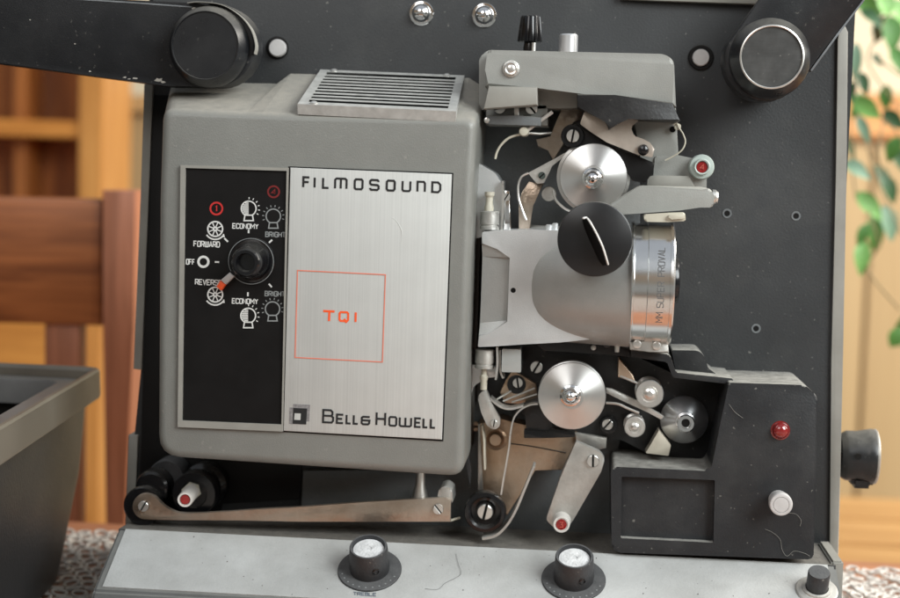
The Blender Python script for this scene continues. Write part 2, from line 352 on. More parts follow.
def stroke(bm, P, w, f, closed=False):
    ZI[0] = (ZI[0]+1) % 7; h = .00012+.00002*ZI[0]
    n = len(P); A = []; B = []; V = [Vector(p) for p in P]
    for i in range(n):
        if closed: a = V[i]-V[i-1]; b = V[(i+1) % n]-V[i]
        else: a = V[i]-V[max(i-1, 0)]; b = V[min(i+1, n-1)]-V[i]
        if a.length < 1e-9: a = b
        if b.length < 1e-9: b = a
        a.normalize(); b.normalize(); t = a+b
        t = t.normalized() if t.length > 1e-6 else a
        nn = Vector((-t.y, t.x)); k = w/2/max(.5, nn.dot(Vector((-a.y, a.x))))
        A.append(V[i]+nn*k); B.append(V[i]-nn*k)
    ta = [bm.verts.new(f(p.x, p.y, h)) for p in A]; tb = [bm.verts.new(f(p.x, p.y, h)) for p in B]
    la = [bm.verts.new(f(p.x, p.y, -.0001)) for p in A]; lb = [bm.verts.new(f(p.x, p.y, -.0001)) for p in B]
    bridge(bm, ta, tb, closed); bridge(bm, la, ta, closed); bridge(bm, tb, lb, closed)
    if not closed: bm.faces.new((ta[0], la[0], lb[0], tb[0])); bm.faces.new((ta[-1], tb[-1], lb[-1], la[-1]))
def fd(d): return lambda x_, y_, h: K(x_, y_, d+h)
def glyph(bm, ch, x0, y0, x1, y1, h, w, f, slx=-.03):
    """glyph with baseline from (x0,y0) to (x1,y1), height h px; slx leans with the camera roll"""
    for s in G[ch]:
        cl = s[-1] == 'c'; pts = [p for p in s if p != 'c']
        Q = []
        for u, v in pts: Q.append((x0+(x1-x0)*u-v*h*slx, y0+(y1-y0)*u-v*h))
        stroke(bm, Q, w, f, cl)
def word(bm, txt, x0, y0, x1, y1, h, w, f, gap=.35, slx=-.03):
    n = len(txt); wid = [.25 if c in 'I1' else (1.25 if c in 'MWm' else 1) for c in txt]; wid = [0.7 if c == ' ' else k for c, k in zip(txt, wid)]
    tot = sum(wid)+gap*(n-1); u = 0
    for c, k in zip(txt, wid):
        a = u/tot; b = (u+k)/tot
        if c != ' ': glyph(bm, c, x0+(x1-x0)*a, y0+(y1-y0)*a, x0+(x1-x0)*b, y0+(y1-y0)*b, h, w, f, slx)
        u += k+gap

# =====================================================================  THE PROJECTOR
ZTAB = -.232
P = thing('film_projector', 'grey and black sound film projector with brushed name plate, reel arms and exposed film path', 'film projector', (0, -.02, ZTAB))

# case body and its trims
bm = box_bm((K(147, 0, 0).x, .001, ZTAB+.004), (K(842, 300, 0).x, .13, K(584, -40, 0).z), bev=.003)
mk('case_body', bm, PLATE, P)
plate = prism('mounting_plate', [(153, -40), (745, -30), (838, 10), (837, 40), (835.6, 180), (831, 360), (829.5, 549), (130, 536), (134, 440), (141, 370), (148, 200), (153, 88)], -.0005, .004, PLATE, P, bev=.0003)
prism('side_trim', [(839.5, 24), (843, 22), (848, 32), (846.5, 180), (843, 360), (838.5, 556), (829.6, 549), (831.6, 360), (836, 180), (838, 40)], -.03, .006, TRIM, P, bev=.0006)
prism('side_trim', [(144, 84), (153, 84), (148.3, 200), (141.5, 370), (133.3, 369), (140.5, 200)], -.005, .006, TRIM, P, bev=.0005)
prism('side_trim', [(128.3, 435), (138, 435), (135.5, 492), (134.5, 528), (125, 528)], -.005, .006, TRIM, P, bev=.0005)
prism('top_trim', [(620, -12), (770, -6), (762, 4.5), (655, .5), (620, -1)], -.03, .008, TRIM, P, bev=.0006)
prism('shadow_panel', [(153.5, 95), (190, 95), (190, 440), (303, 455), (300, 499), (222, 503), (219, 528), (137, 528), (141, 440), (143, 370), (149, 200)], 0, .005, BLACK, P, bev=.0003)
prism('mechanism_plate', [(476, 100), (640, 100), (640, 360), (612, 470), (612, 540), (300, 528), (303, 470), (455, 470), (478, 400)], 0, .0062, MECH, P, bev=.0004)

# small hardware on the plate
disc('button_plug', 277, 48, .004, [(11.5, 0), (11.5, .3), (9.5, .5), (0, .5)], BLACK, P, ref=.5)
disc('button_plug', 277, 48, .0045, [(8.8, 0), (8.8, 2.2), (7.8, 3), (0, 3.1)], WHITEP, P, ref=3)
for px, py in ((421, 13), (484, 15)):
    s_ = disc('dome_screw', px, py, .004, [(12.2, 0), (12.2, .6), (11.6, .9), (9.6, 1.), (9.4, 1.8), (8.6, 3.2), (6.2, 4.8), (3, 5.8), (0, 6.)], CHROME, P, ref=2)
q = disc('latch_button', 701, 57.5, .004, [(12.5, 0), (12.3, .9), (11.5, 1.2), (8.7, 1.2), (8.7, .6), (0, .6)], BLACK, P, ref=1)
disc('button_cap', 701, 57.5, .0046, [(8.3, 0), (8.3, 1.4), (7.6, 2), (0, 2.1)], WHITEP, q, ref=2)
for px, py in ((727, 213.5), (796, 216), (756, 328.5)):
    q = disc('plate_hole', px, py, .004, [(4.6, 0), (4.4, .35), (3.0, .3), (3.0, -.0), (2.9, .1), (0, .1)], MECH, P, seg=24)
    disc('hole_bore', px, py, .0042, [(2.9, 0), (2.9, .05), (0, .05)], BLACK, q, seg=20)

# reel arms
la = prism('reel_arm', [(-160, -46), (60, -3.5), (196, 6)]+arc(213, 45, 42, -85, 100, 16)+[(166, 86), (0, 64), (-160, 42)], .030, .048, ARMM, P, bev=.0012, seg=3, label='left reel arm reaching out of the picture')
disc('arm_hub', 206, 46, .048, [(41, 0), (41, 3), (39.5, 5.5), (34.5, 10), (33.6, 10), (33.2, 9.4), (0, 9.4)], HUBM, la, 56, ref=8)
disc('pivot', 213, 45, .004, [(36, 0), (36, 26.5)], BLACK, la, 40, ref=20)
strip('arm_edge_rim', [(187, 3, .052), (200, 2, .052), (222, 5, .052), (240, 16, .052), (251, 30, .052), (255.3, 45, .052), (254, 54, .052)], .7, .006, TRIM, la)
ra = prism('reel_arm', arc(765, 60, 41.5, 25, 207, 18)+[(757, 3), (800, -60), (905, -60), (862, 0)], .030, .046, ARMM, P, bev=.0014, seg=3, label='right reel arm rising out of the picture')
h_ = disc('arm_hub', 771.5, 57.5, .046, [(39.5, 0), (39.5, 3), (38, 5.5), (31.5, 9.8), (30.8, 10.4), (29.6, 10.4), (29.1, 9.6), (0, 9.6)], HUBM, ra, 56, ref=9)
disc('hub_ring', 772, 57, .0555, [(31.3, 0), (31.2, 1.0), (30, 1.25), (29.3, 1.0), (29.2, 0)], BRIGHT, h_, 56, ref=1)
disc('hub_face', 772, 57, .0555, [(29, 0), (28.9, .25), (0, .3)], mat('scratched hub reflection grey', (.075, .076, .075), .35, metal=.3, specks=.35, brushed=(60, 60, 900), var=.2, nscale=120), h_, 48, ref=.3)  # grey base colour paints in the hub's reflections; the scratches are its own
disc('pivot', 765, 60, .004, [(36, 0), (36, 26.5)], BLACK, ra, 40, ref=20)

EDGE = mat('painted edge highlight', (.22, .235, .25), .35, metal=.5, var=.2, nscale=90)  # pale strips paint in the light caught along the arm edges
strip('arm_edge', [(864, 0, .0458), (838, 34, .0458), (811, 71, .0458)], 2.0, .008, EDGE, ra, smooth=False)
strip('arm_edge', [(-20, -4.5, .0482), (60, -1.8, .0482), (130, 2.6, .0482), (192, 7.2, .0482)], 1.3, .008, EDGE, la, smooth=False)
# ---- lamp house
LD = .072
FC = [(161.5, 107), (246, 111), (262, 111.5), (456, 117), (477, 118), (472.5, 200), (463.5, 477.5), (157, 457), (158.5, 200)]
FR = [13, .5, .5, .5, 13, .5, 15, 22, .5]
FB = 9.0                                        # edge radius in pixels
def inset(C, k):
    n = len(C); out = []
    for i in range(n):
        p = Vector(C[i]); a = (p-Vector(C[i-1])).normalized(); b = (Vector(C[(i+1) % n])-p).normalized()
        na = Vector((-a.y, a.x)); nb = Vector((-b.y, b.x)); m = (na+nb).normalized(); out.append(tuple(p+m*k/max(.3, m.dot(na))))
    return out
zl = K(300, 84, .003).z; zh = K(320, 74, .003).z
bm = bmesh.new(); loops = []
for a in (90, 72, 54, 36, 18, 0):
    k = FB*(1-cos(R(a))) ; k = FB*(1-sin(R(90-a))) ; dd = LD-FB*S(LD)*(1-cos(R(90-a)))
    base_ = rounded(inset(FC, k), [max(.4, r_-k) for r_ in FR])
    full_ = [K(x_, y_, LD) for x_, y_ in base_]
    loops.append([bm.verts.new((p.x, -dd, p.z)) for p in full_])
bm.faces.new(loops[0])
for a, b in zip(loops, loops[1:]): bridge(bm, a, b)
bv = []
for (x_, y_), v0 in zip(rounded(FC, FR), loops[-1]):
    p = v0.co; z = p.z; bx_ = p.x
    if y_ < 127 and y_ < 107+(x_-161)*.038+9:
        z = zl if x_ < 255 else (zh if x_ > 258 else zl)
        if x_ > 462: z = zh-.003-max(0, y_-118)*.0006
        if x_ < 180: bx_ = K(170+max(0, x_-161.5)*.6, 85, .003).x; z = zl-max(0, y_-107)*.0006
    bv.append(bm.verts.new((bx_, -.003, z)))
bm.faces.new(bv[::-1]); bridge(bm, loops[-1], bv)
lh = mk('lamp_house', bm, HAMMER, P, sharp=40)

# vent grille: a sheet-metal tray lying on the sloping roof
def quadmap(a, b, c, d_):           # bilinear over four world points
    return lambda u, v: (a*(1-u)+b*u)*(1-v)+(d_*(1-u)+c*u)*v
g0 = K(297.5, 104, LD+.001); g1 = K(456, 111.5, LD+.001); g2 = K(464.5, 75.5, .006); g3 = K(320.5, 69.5, .006)
gm = quadmap(g0, g1, g2, g3); gn = (g1-g0).cross(g3-g0).normalized()
gr = bpy.data.objects.new
def plank(bm, m_, u0, u1, v0, v1, n, h0, h1):
    lo = [bm.verts.new(m_(u, v)+n*h0) for u, v in ((u0, v0), (u1, v0), (u1, v1), (u0, v1))]
    hi = [bm.verts.new(m_(u, v)+n*h1) for u, v in ((u0, v0), (u1, v0), (u1, v1), (u0, v1))]
    bm.faces.new(lo[::-1]); bm.faces.new(hi); bridge(bm, lo, hi)
bm = bmesh.new()
plank(bm, gm, 0, 1, 0, .07, gn, -.005, 0); plank(bm, gm, 0, 1, .93, 1, gn, -.005, 0)
plank(bm, gm, 0, .055, .07, .93, gn, -.005, 0); plank(bm, gm, .945, 1, .07, .93, gn, -.005, 0)
for i in range(9):
    v = .07+.86*(i+1)/10
    plank(bm, gm, .055, .945, v-.019, v+.019, gn, -.00032, -.0001)
gr = mk('vent_grille', bm, mat('grille aluminium', (.50, .50, .48), .45, .4, var=.15, nscale=200, dust=.1), lh)
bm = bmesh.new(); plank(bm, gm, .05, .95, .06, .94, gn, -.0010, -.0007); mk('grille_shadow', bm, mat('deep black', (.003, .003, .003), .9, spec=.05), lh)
for u, v in ((.1, .965), (.88, .965), (.1, .03)):
    c = gm(u, v); mk('grille_screw', lathe_bm(c, gn, [(.0018, 0), (.0017, .0006), (.001, .0011), (0, .0012)], 16), BRIGHT, lh)

# front bezel, control panel, name plate
q_out = [(180.5, 165), (288.5, 168), (283, 431.5), (177.6, 427)]
q_in = [(185.4, 168), (286.6, 171), (281.4, 424.6), (182, 420.5)]
mk('panel_bezel', ring_bm(q_out, q_in, LD-.001, LD+.0018), TRIM, lh)
cp = prism('control_panel', [(184, 167), (288, 170), (282.5, 426), (181, 422)], LD-.001, LD+.0006, GLOSS if False else BLACK, P, bev=0)
f = fd(LD+.0006)
bm = bmesh.new()
word(bm, 'FORWARD', 193.8, 246.3, 219.5, 247.2, 5.2, 1.0, f); word(bm, 'ECONOMY', 232.6, 228.2, 258, 228.9, 4.6, 1.0, f)
word(bm, 'ECONOMY', 232.2, 303.2, 257.6, 304, 4.7, 1.0, f); word(bm, 'OFF', 186.3, 264.2, 194.5, 264.6, 5.0, 1.0, f); word(bm, 'REVERSE', 195.3, 284.3, 221.5, 285.4, 5.0, 1.0, f)
mk('lettering', bm, WHITEINK, cp)
bm = bmesh.new(); word(bm, 'BRIGHT', 265.6, 236.6, 285.2, 237.2, 4.6, 1.0, f); mk('dim_lettering', bm, DIMINK, cp)
bm = bmesh.new(); word(bm, 'BRIGHT', 265.0, 295.8, 284.6, 296.4, 4.6, 1.0, f); mk('dim_lettering', bm, DIMINK, cp)
bm = bmesh.new()
def reel_icon(x_, y_):
    stroke(bm, circ(x_, y_, 7.4, 24), 1.5, f, True); stroke(bm, circ(x_, y_, 1.7, 10), 1.6, f, True)
    for k in range(8):
        a = R(k*45+22); stroke(bm, [(x_+2.3*cos(a), y_+2.3*sin(a)), (x_+6.9*cos(a), y_+6.9*sin(a))], 1.1, f)
    A_ = arc(x_, y_, 10.4, 145, 38, 12); stroke(bm, A_, 1.5, f)
reel_icon(215.2, 229); reel_icon(215.2, 294.6)
stroke(bm, [(223.4, 234), (224, 236.6), (221.8, 236.8)], 1.3, f); stroke(bm, [(223.6, 299.6), (224, 302.2), (221.8, 302.4)], 1.3, f)
def bulb(bm, x_, y_, r_, half, rays, w_=1.3):
    stroke(bm, arc(x_, y_, r_, 118, 422, 26), w_, f)
    for s in (1,):
        stroke(bm, [(x_-3.8, y_+r_-.8), (x_+3.8, y_+r_-.8), (x_+4.7, y_+r_+4.7), (x_-4.7, y_+r_+4.7)], w_, f, True)
    if half:
        for k in range(7):
            yy = y_-5.4+k*1.75; hw = math.sqrt(max(.1, (r_-.9)**2-(yy-y_)**2)); stroke(bm, [(x_-hw, yy), (x_-.1, yy)], 1.25, f)
    for a in rays:
        a = R(a); stroke(bm, [(x_+(r_+2)*cos(a), y_+(r_+2)*sin(a)), (x_+(r_+4)*cos(a), y_+(r_+4)*sin(a))], .9, f)
bulb(bm, 248.7, 208.6, 7.4, True, (-88, -64, -40, -16, 8, 32)); bulb(bm, 248.2, 315.6, 7.4, True, (-88, -64, -40, -16, 8, 32))
stroke(bm, circ(203.4, 261.8, 5, 20), 2.4, f, True)
stroke(bm, [(214.8, 262), (219.2, 262.1)], 1.7, f)
for a, b in (((248.7, 229.8), (248.6, 233.2)), ((224.3, 238.2), (228, 241.8)), ((272.2, 239.8), (269, 242.8)), ((268.8, 283.8), (271.8, 287.2)), ((247.9, 292.3), (247.9, 296.3))):
    stroke(bm, [a, b], 1.7, f)
mk('white_symbols', bm, WHITEINK, cp)
bm = bmesh.new(); rays = tuple(range(-200, 30, 24)); bulb(bm, 273.3, 216.3, 7.2, False, rays); mk('bulb_symbol', bm, DIMINK, cp)
bm = bmesh.new(); bulb(bm, 272.5, 309, 7.2, False, rays); mk('bulb_symbol', bm, DIMINK, cp)
bm = bmesh.new(); stroke(bm, circ(216.4, 208.6, 6, 22), 1.8, f, True); glyph(bm, 'i', 214.8, 211.2, 218, 211.2, 5, 1.3, f); mk('red_number_mark', bm, REDINK, cp)
bm = bmesh.new(); stroke(bm, circ(273.6, 191.8, 5.6, 22), 1.8, f, True); glyph(bm, '4', 271.6, 194.2, 275.4, 194.2, 4.6, 1.2, f); mk('red_number_mark', bm, DIMRED, cp)

mk_ = disc('mode_knob', 248.5, 261.8, LD+.0006, [(23.8, 0), (23.8, .8), (23.2, 1.1), (22.6, 1.1), (22.2, 1.0), (20, 1.2), (18.5, 3), (17, 8), (16, 13), (14.8, 14.6), (12.6, 15.6), (9.6, 15.6), (8.8, 14.8), (8.3, 11), (0, 11)], GLOSS, P, 48, ref=9)
disc('dial_ring', 251, 261.3, LD+.0018, [(23.6, 0), (23.5, .25), (23.0, .25), (22.9, 0)], DIMINK, mk_, 48)
def pq(name, quad, m):
    prism(name, quad, LD+.0008, LD+.004, m, mk_, bev=.0003)
pq('pointer_base', [(229.5, 272.5), (234.2, 276.5), (225.6, 284.6), (220.6, 280.2)], WHITEP)
pq('pointer_tip', [(220.4, 280.4), (225.4, 284.8), (220.8, 290.6), (216.3, 286.6)], ORANGE)
prism('pointer_arm', [(239, 262), (243.5, 268), (234.4, 276.4), (229.8, 272.2)], LD+.0008, LD+.0035, GLOSS, mk_, bev=.0003)

npq = [(290.3, 167.6), (451.8, 174.2), (441.8, 439.6), (283.6, 430.8)]
prism('plate_shadow_gap', [(288.6, 166.4), (453.3, 173), (443.3, 441.2), (282, 431.9)], LD-.001, LD+.0003, BLACK, lh, bev=0)
npl = prism('name_plate', npq, LD-.001, LD+.0014, ALU, P, bev=.0003)
# the small crescent dent in the plate
f = fd(LD+.0014)
bm = bmesh.new()
for ch, a, b in (('F', 303.2, 309.7), ('I', 312.6, 316.4), ('L', 322.9, 328.8), ('m', 335, 346.4), ('O', 354.6, 362.4), ('S', 370, 378.6), ('O', 386.7, 394.6), ('U', 402.4, 410.2), ('n', 417.4, 424.8), ('D', 432, 440.2)):
    ya = 187.0+(a-303)*.0395; yb = 187.0+(b-303)*.0395; glyph(bm, ch, a, ya, b, yb, 9.8, 2.1, f)
mk('title_lettering', bm, BLACKINK, npl)
bm = bmesh.new()
for ch, a, b, h in (('B', 323, 333, 12.2), ('E', 336.8, 343, 8.4), ('L', 346.4, 350.8, 8.4), ('L', 353.6, 358, 8.4), ('&', 361.6, 370.4, 7.8), ('H', 376.4, 385, 12.4), ('O', 389.2, 396.2, 8.6), ('W', 399.6, 411, 8.6), ('E', 415, 420.6, 8.6), ('L', 423.4, 427.6, 8.6), ('L', 430.8, 435.2, 8.6)):
    ya = 422.1+(a-323)*.0505; yb = 422.1+(b-323)*.0505; glyph(bm, ch, a, ya, b, yb, h, 2.0, f)
mk('maker_lettering', bm, BLACKINK, npl)
bm = bmesh.new()
stroke(bm, [(323.2, 311), (334.6, 311.5)], 2.2, f); stroke(bm, [(329.4, 312), (329, 321)], 2.2, f)
glyph(bm, 'Q', 339.4, 320.8, 348, 321.2, 8.8, 2.1, f); glyph(bm, '1', 353, 321.9, 358, 322.1, 9.6, 2.1, f)
mk('model_lettering', bm, ORANGE, npl)
bm = bmesh.new(); stroke(bm, [(297.5, 270.4), (385.4, 274.7), (382.4, 362), (295, 357.4)], 1.0, f, True); mk('model_border', bm, REDLINE, npl)
def flat(name, quad, h, m, par, d=LD+.0014): prism(name, quad, d-.0002, d+h, m, par, bev=0)
flat('emblem_shade', [(293, 404), (310.2, 404.8), (309.3, 421.5), (292.4, 420.6)], .0001, GREYINK, npl)
flat('emblem_shade', [(289.6, 407.4), (306.4, 408.2), (305.6, 424.6), (289, 423.8)], .00014, GREYINK, npl)
flat('emblem_square', [(293.2, 407.8), (307, 408.5), (306.2, 424.4), (292.6, 423.6)], .0002, BLACKINK, npl)
flat('emblem_window', [(294.6, 413.2), (300.8, 413.5), (300.4, 420), (294.2, 419.7)], .0003, ALU, npl)
bm = bmesh.new(); ctr = K(389, 241, LD+.00135)
PT = [K(x_, y_, LD+.0013) for x_, y_ in ((388, 217), (394, 219), (398.5, 224), (401.5, 231), (401.8, 240), (399.5, 247))]
tube_bm(catmull(PT), [.0001]+[.0004]*29+[.0001]*1 if False else [.00008+.00016*sin(pi*i/30) for i in range(31)], 8, bm); mk('dent', bm, ALU, npl)

# shade on the right of the lamp house front (edge of bezel) and the thin black lever
prism('side_lever', [(464, 447), (467.5, 449), (471.5, 470), (470, 488), (465.5, 462)], .03, .032, MECHB, P, bev=.0002)

# ---- sound / head housing at top right
prism('head_body', rounded([(479, 58), (488, 50), (660, 55), (668, 60), (668, 106), (479, 110)], 3), 0, .040, HAMMER2, P, bev=.0008)
hd = prism('head_cover', rounded([(487.5, 50), (664, 54), (674, 60), (676.3, 107), (645, 104), (615, 94.5), (547.5, 89.5), (537, 88), (484.5, 87), (485, 70)], [4, 7, 5, 0, 0, 0, 0, 0, 0, 0]), .036, .056, HAMMER2, P, bev=.0022, seg=3)
prism('flap_plate', [(488.5, 86), (537.4, 87), (537.4, 105.3), (483.5, 109)], .046, .0585, TRIM, P, bev=.0008)
b_ = prism('guide_block', [(485.5, 104), (548, 104), (548, 126), (486, 124.5)], .01, .040, HAMMER2, P, bev=.0008)
prism('block_bar', [(486, 115.5), (516, 115.5), (541, 117), (541, 126.5), (486.5, 124.5)], .04, .046, MECH, b_, bev=.0006)
prism('block_web', [(514, 104), (519, 104), (519, 116), (514, 116)], .04, .045, DULL, b_, bev=.0004)
screw(499.5, 108, .04, 6, 20, b_); screw(531.5, 108.5, .042, 6, 130, b_)
disc('pin_head', 487, 120.5, .046, cap(3, 2), BRIGHT, b_, 20)
q = disc('washer', 511, 69, .056, [(8.6, 0), (8.4, .7), (7.6, .9), (0, .9)], DULL, hd, ref=.5)
disc('rivet', 510.8, 68.8, .0568, [(6.6, 0), (6.5, 1), (5.6, 1.4), (4.2, 1.2), (3.2, 1.5), (0, 1.6)], BRIGHT, hd, ref=1)
UP = (0, 0, 1)
def vert(name, px, pyb, d, prof, m, parent, seg=32, ribs=0, rd=0, axis=UP):
    c = K(px, pyb, d); s = S(d); return mk(name, lathe_bm(c, axis, [(r*s, h*s) for r, h in prof], seg, ribs=ribs, ribdepth=rd), m, parent, sharp=25)
kn = vert('clamp_knob', 529.7, 52, .032, [(0, 0), (6.5, 0), (6.5, 4), (5.6, 10)], GLOSS, P)
vert('knob_grip', 529.7, 42, .032, [(0, 0), (11.8, 0), (12.2, 1.5), (9.6, 24), (9, 25), (0, 25)], GLOSS, kn, 72, 12, .14)
vert('knob_stub', 533.6, 52, .036, [(2.2, 0), (2.2, 9), (0, 9)], BRIGHT, kn, 16)
vert('release_button', 568, 53.5, .034, [(0, 0), (9.3, 0), (9.3, 17.2), (8.4, 18.6), (0, 19)], mat('satin button', (.60, .60, .61), .3, metal=.6, var=.04), P)

# ---- upper film path
prism('back_bracket', [(566, 98), (582, 98), (582, 118), (572, 122), (562, 146), (553, 162), (549, 150), (538, 147), (536, 139), (551, 137), (557, 120)], .006, .020, ARMST, P, bev=.0004)
q = prism('cover_support', [(628, 100), (676, 108), (678.5, 157), (664, 163), (640, 163), (636, 130)], .01, .034, HAMMER2, P, bev=.0006)
disc('support_hole', 672.5, 129.5, .034, [(3, 0), (3, .2), (0, .2)], BLACK, q, 16)
prism('black_flap', [(577, 94), (615, 95), (672, 102.5), (680.5, 121), (640, 119.5), (628, 118), (618, 124), (609, 129.5), (606, 121), (588, 112.5), (577, 107)], .035, .058, MECHB, P, bev=.0006)
prism('hooked_lever', rounded([(584, 112), (600, 108), (608, 126), (614, 122.5), (621, 118), (630, 115.5), (640, 117.5), (638, 121), (631, 127.5), (634, 136), (642, 138.5), (650, 142.5), (654.5, 149), (652.5, 157.5), (638, 155), (607, 142.5), (590, 131.5), (580, 124)], 1.3, ), .045, .048, PINK, P, bev=.0004)
disc('black_ball', 643.3, 150, .048, [(5.6, 0), (5.6, 1), (5.2, 2), (4, 3), (2, 3.5), (0, 3.6)], GLOSS, P, 24)
q = prism('pivot_arm', rounded([(561, 138), (563.5, 129), (572, 124.5), (582, 127), (600, 139), (622, 151), (640, 157), (654.5, 163), (652.5, 173), (645, 183), (634, 181), (626, 172), (604, 155), (584, 146), (571, 148)], 2), .030, .044, BLACK, P, bev=.0007)
disc('boss', 572.6, 136, .044, [(11.5, 0), (11.5, 1.2), (10.6, 1.8), (8, 1.8), (7.6, 1.2), (0, 1.2)], GLOSS, q)
screw(572.8, 136, .0453, 6.4, 80, q)
# thread guide
q = disc('thread_guide', 524, 131.6, .02, [(4, 0), (4, 20), (5.2, 20.2), (5.2, 22.5), (4.2, 24), (0, 24.5)], BEIGE, P, 20, ref=22)
wire('guide_finger', [(522, 134, .041), (510, 137.5, .041), (502, 144, .041), (497, 152, .041), (495.2, 159, .041)], 1.25, BEIGE, q)
wire('guide_finger', [(526, 131.5, .042), (538, 122.5, .043), (552.5, 112, .044)], 1.9, IVORY, q, smooth=False)
wire('guide_finger', [(526, 133, .038), (540, 134, .036), (551, 133, .034)], 1.4, DULL, q, smooth=False)
# top sprocket
sp = disc('sprocket', 593.4, 177.2, .012, [(20, 0), (20, 24), (35, 24), (36.5, 25), (36.5, 30), (30, 30.5), (30, 32), (33.2, 32.5), (33.4, 34), (32.8, 34.6), (30, 34.9), (14, 37.4), (11.5, 37.6), (11, 38.2), (0, 38.2)], SPUN, P, 72, ref=34)
disc('sprocket_nut', 592.6, 178.4, .0502, [(10.6, 0), (10.4, 1), (8.8, 1.6), (8.4, 3), (6.4, 5), (3, 6.4), (0, 6.8)], CHROME, sp, 32)
# film shoe left of the sprocket
q = prism('film_shoe', rounded([(528, 173), (557, 157.5), (562, 154.5), (569, 151), (560, 160), (552, 166), (550, 171), (544, 183), (537, 184), (532, 178)], 1.5), .036, .0385, DULL, P, bev=.0004)
screw(541.8, 175.6, .0385, 3.6, 45, q, m=mat('dark screw', (.08, .1, .09), .4, .5), h=1)
wire('film_guard', [(528.5, 173, .038), (521.5, 177, .038), (518.3, 186, .038), (518.6, 198, .038), (522, 209, .038), (526.3, 220, .038)], 1.2, BRIGHT, q)
prism('shoe_arm', [(529, 181.5), (543.6, 184), (532.4, 205.5), (530, 230), (518.6, 230), (518.6, 203.5), (522, 192)], .030, .033, ARMST, P, bev=.0004)
disc('roller', 549, 194, .02, [(7.5, 0), (7.5, 12), (7, 12.5), (0, 12.5)], DULL, P, 24, ref=10)
wire('film_guard', [(553, 190, .043), (556, 200, .043), (564, 208, .043), (572, 212, .043)], 1.3, BRIGHT, P)

# exit plate, roller with red mark, thin spring
q = prism('roller_bracket', rounded([(655, 156.5), (677, 155), (696, 159), (707, 172), (706.5, 190), (652, 190)], 1.5), .030, .035, HAMMER2, P, bev=.0005)
r_ = disc('exit_roller', 702, 167, .035, [(12.2, 0), (12.4, 1), (12.4, 6), (11.4, 7), (8.4, 7.2), (7.9, 9), (7.2, 9.6), (6, 9.4), (5.8, 8.2), (0, 8.2)], MINT, q, ref=8)
disc('red_mark', 702, 167.3, .0432, [(5.7, 0), (5.4, .4), (0, .5)], RED, r_, 24)
bm = bmesh.new(); glyph(bm, '4', 700, 169.4, 704, 169.5, 4.8, 1., fd(.0439)); mk('numeral', bm, mat('pale red ink', (.42, .07, .05), .5), r_)
prism('raised_bar', rounded([(648, 177), (654, 175.5), (689, 176), (695, 187), (647, 187)], 2), .035, .040, TRIM, P, bev=.0008)
wire('hair_spring', [(673, 125, .04), (676.5, 123.2, .04), (679, 128, .04), (683, 134, .04), (685.3, 142, .04), (682, 150, .04), (674, 156, .039), (665, 160.5, .038)], .8, BEIGE, P)
disc('spring_eye', 677.3, 127, .036, [(3.2, 0), (3.2, 3.5), (1.6, 3.6), (1.5, 2.8), (0, 2.8)], BEIGE, P, 20)
q = prism('lens_arm', rounded([(611, 203), (640, 185.5), (702, 187), (711, 189), (714.5, 196), (713, 207.6), (700, 207.6), (680, 210.5), (640, 213.5), (600, 216.5)], [0, 4, 0, 3, 3, 3, 0, 0, 0, 0]), .044, .058, HAMMER2, P, bev=.0016, seg=3)
c = K(712, 197, .05); mk('end_screw', lathe_bm(c, (1, 0, -.05), [(.0035, 0), (.0035, .0016), (.0029, .002), (.0026, .0028), (0, .003)], 24), BRIGHT, q)
prism('focus_lever', rounded([(643.5, 214.5), (670, 212.8), (685, 212.4), (686, 221), (668, 222.3), (645, 221.8)], 2.4), .052, .062, BEIGE, P, bev=.0012, seg=3)
prism('lever_tab', rounded([(668, 215), (684.5, 213.8), (685, 218.8), (670, 219.6)], 1.4), .0615, .064, BEIGE, P, bev=.0006)

# ---- gate casting and lens
AX = .050                                     # depth of the optical axis
xdir = Vector((1, 0, 0))
def xl(name, prof_px, py, d, m, parent, x_ref, seg=72, sharp=30):
    """lathe about a horizontal axis parallel to the plate; prof = [(pixel x, radius px)]"""
    c = K(x_ref, py, d); s = S(d); return mk(name, lathe_bm(c, xdir, [(r*s, (x_-x_ref)*s) for x_, r in prof_px], seg), m, parent, sharp=sharp)
gate = prism('gate_plate', rounded([(482, 232), (497, 230.5), (530, 229.5), (600, 232), (640, 240), (640, 332), (584, 340), (560, 342.5), (520, 344.6), (492, 346.5), (477.8, 347), (478.6, 335), (489.5, 334), (508, 322), (510.4, 257.5), (497.5, 248.5), (481.6, 244)], [2, 3, 0, 0, 0, 0, 0, 0, 0, 0, 1, 0, 0, 0, 0, 0, 0]), .030, .052, SATIN, P, bev=.0008, seg=2)
bm = bmesh.new()
hf = [bm.verts.new(K(*p)) for p in ((482.4, 256.5, .0494), (508.6, 259.5, .0494), (506.6, 320.5, .0494), (480.2, 323, .0494))]
ho = [bm.verts.new(K(*p)) for p in ((481.8, 243.5, .0512), (497.5, 248.3, .0512), (510.6, 257.3, .0512), (508.2, 322.2, .0512), (489.5, 334.3, .0512), (478.8, 335.3, .0512))]
bm.faces.new(hf); bm.faces.new((ho[0], ho[1], ho[2], hf[1], hf[0])); bm.faces.new((ho[2], ho[3], hf[2], hf[1])); bm.faces.new((ho[3], ho[4], ho[5], hf[3], hf[2]))
hb = [bm.verts.new((v.co.x, -.032, v.co.z)) for v in ho]; bm.faces.new(hb[::-1])
bridge(bm, hb, ho, False); bm.faces.new((ho[0], hf[0], hf[3], ho[5], hb[5], hb[0]))
mk('hinge_recess', bm, CAST, gate, sharp=12)
disc('gate_hole', 513.2, 290.3, .052, [(2.6, 0), (2.6, .12), (0, .12)], BLACK, gate, 20)
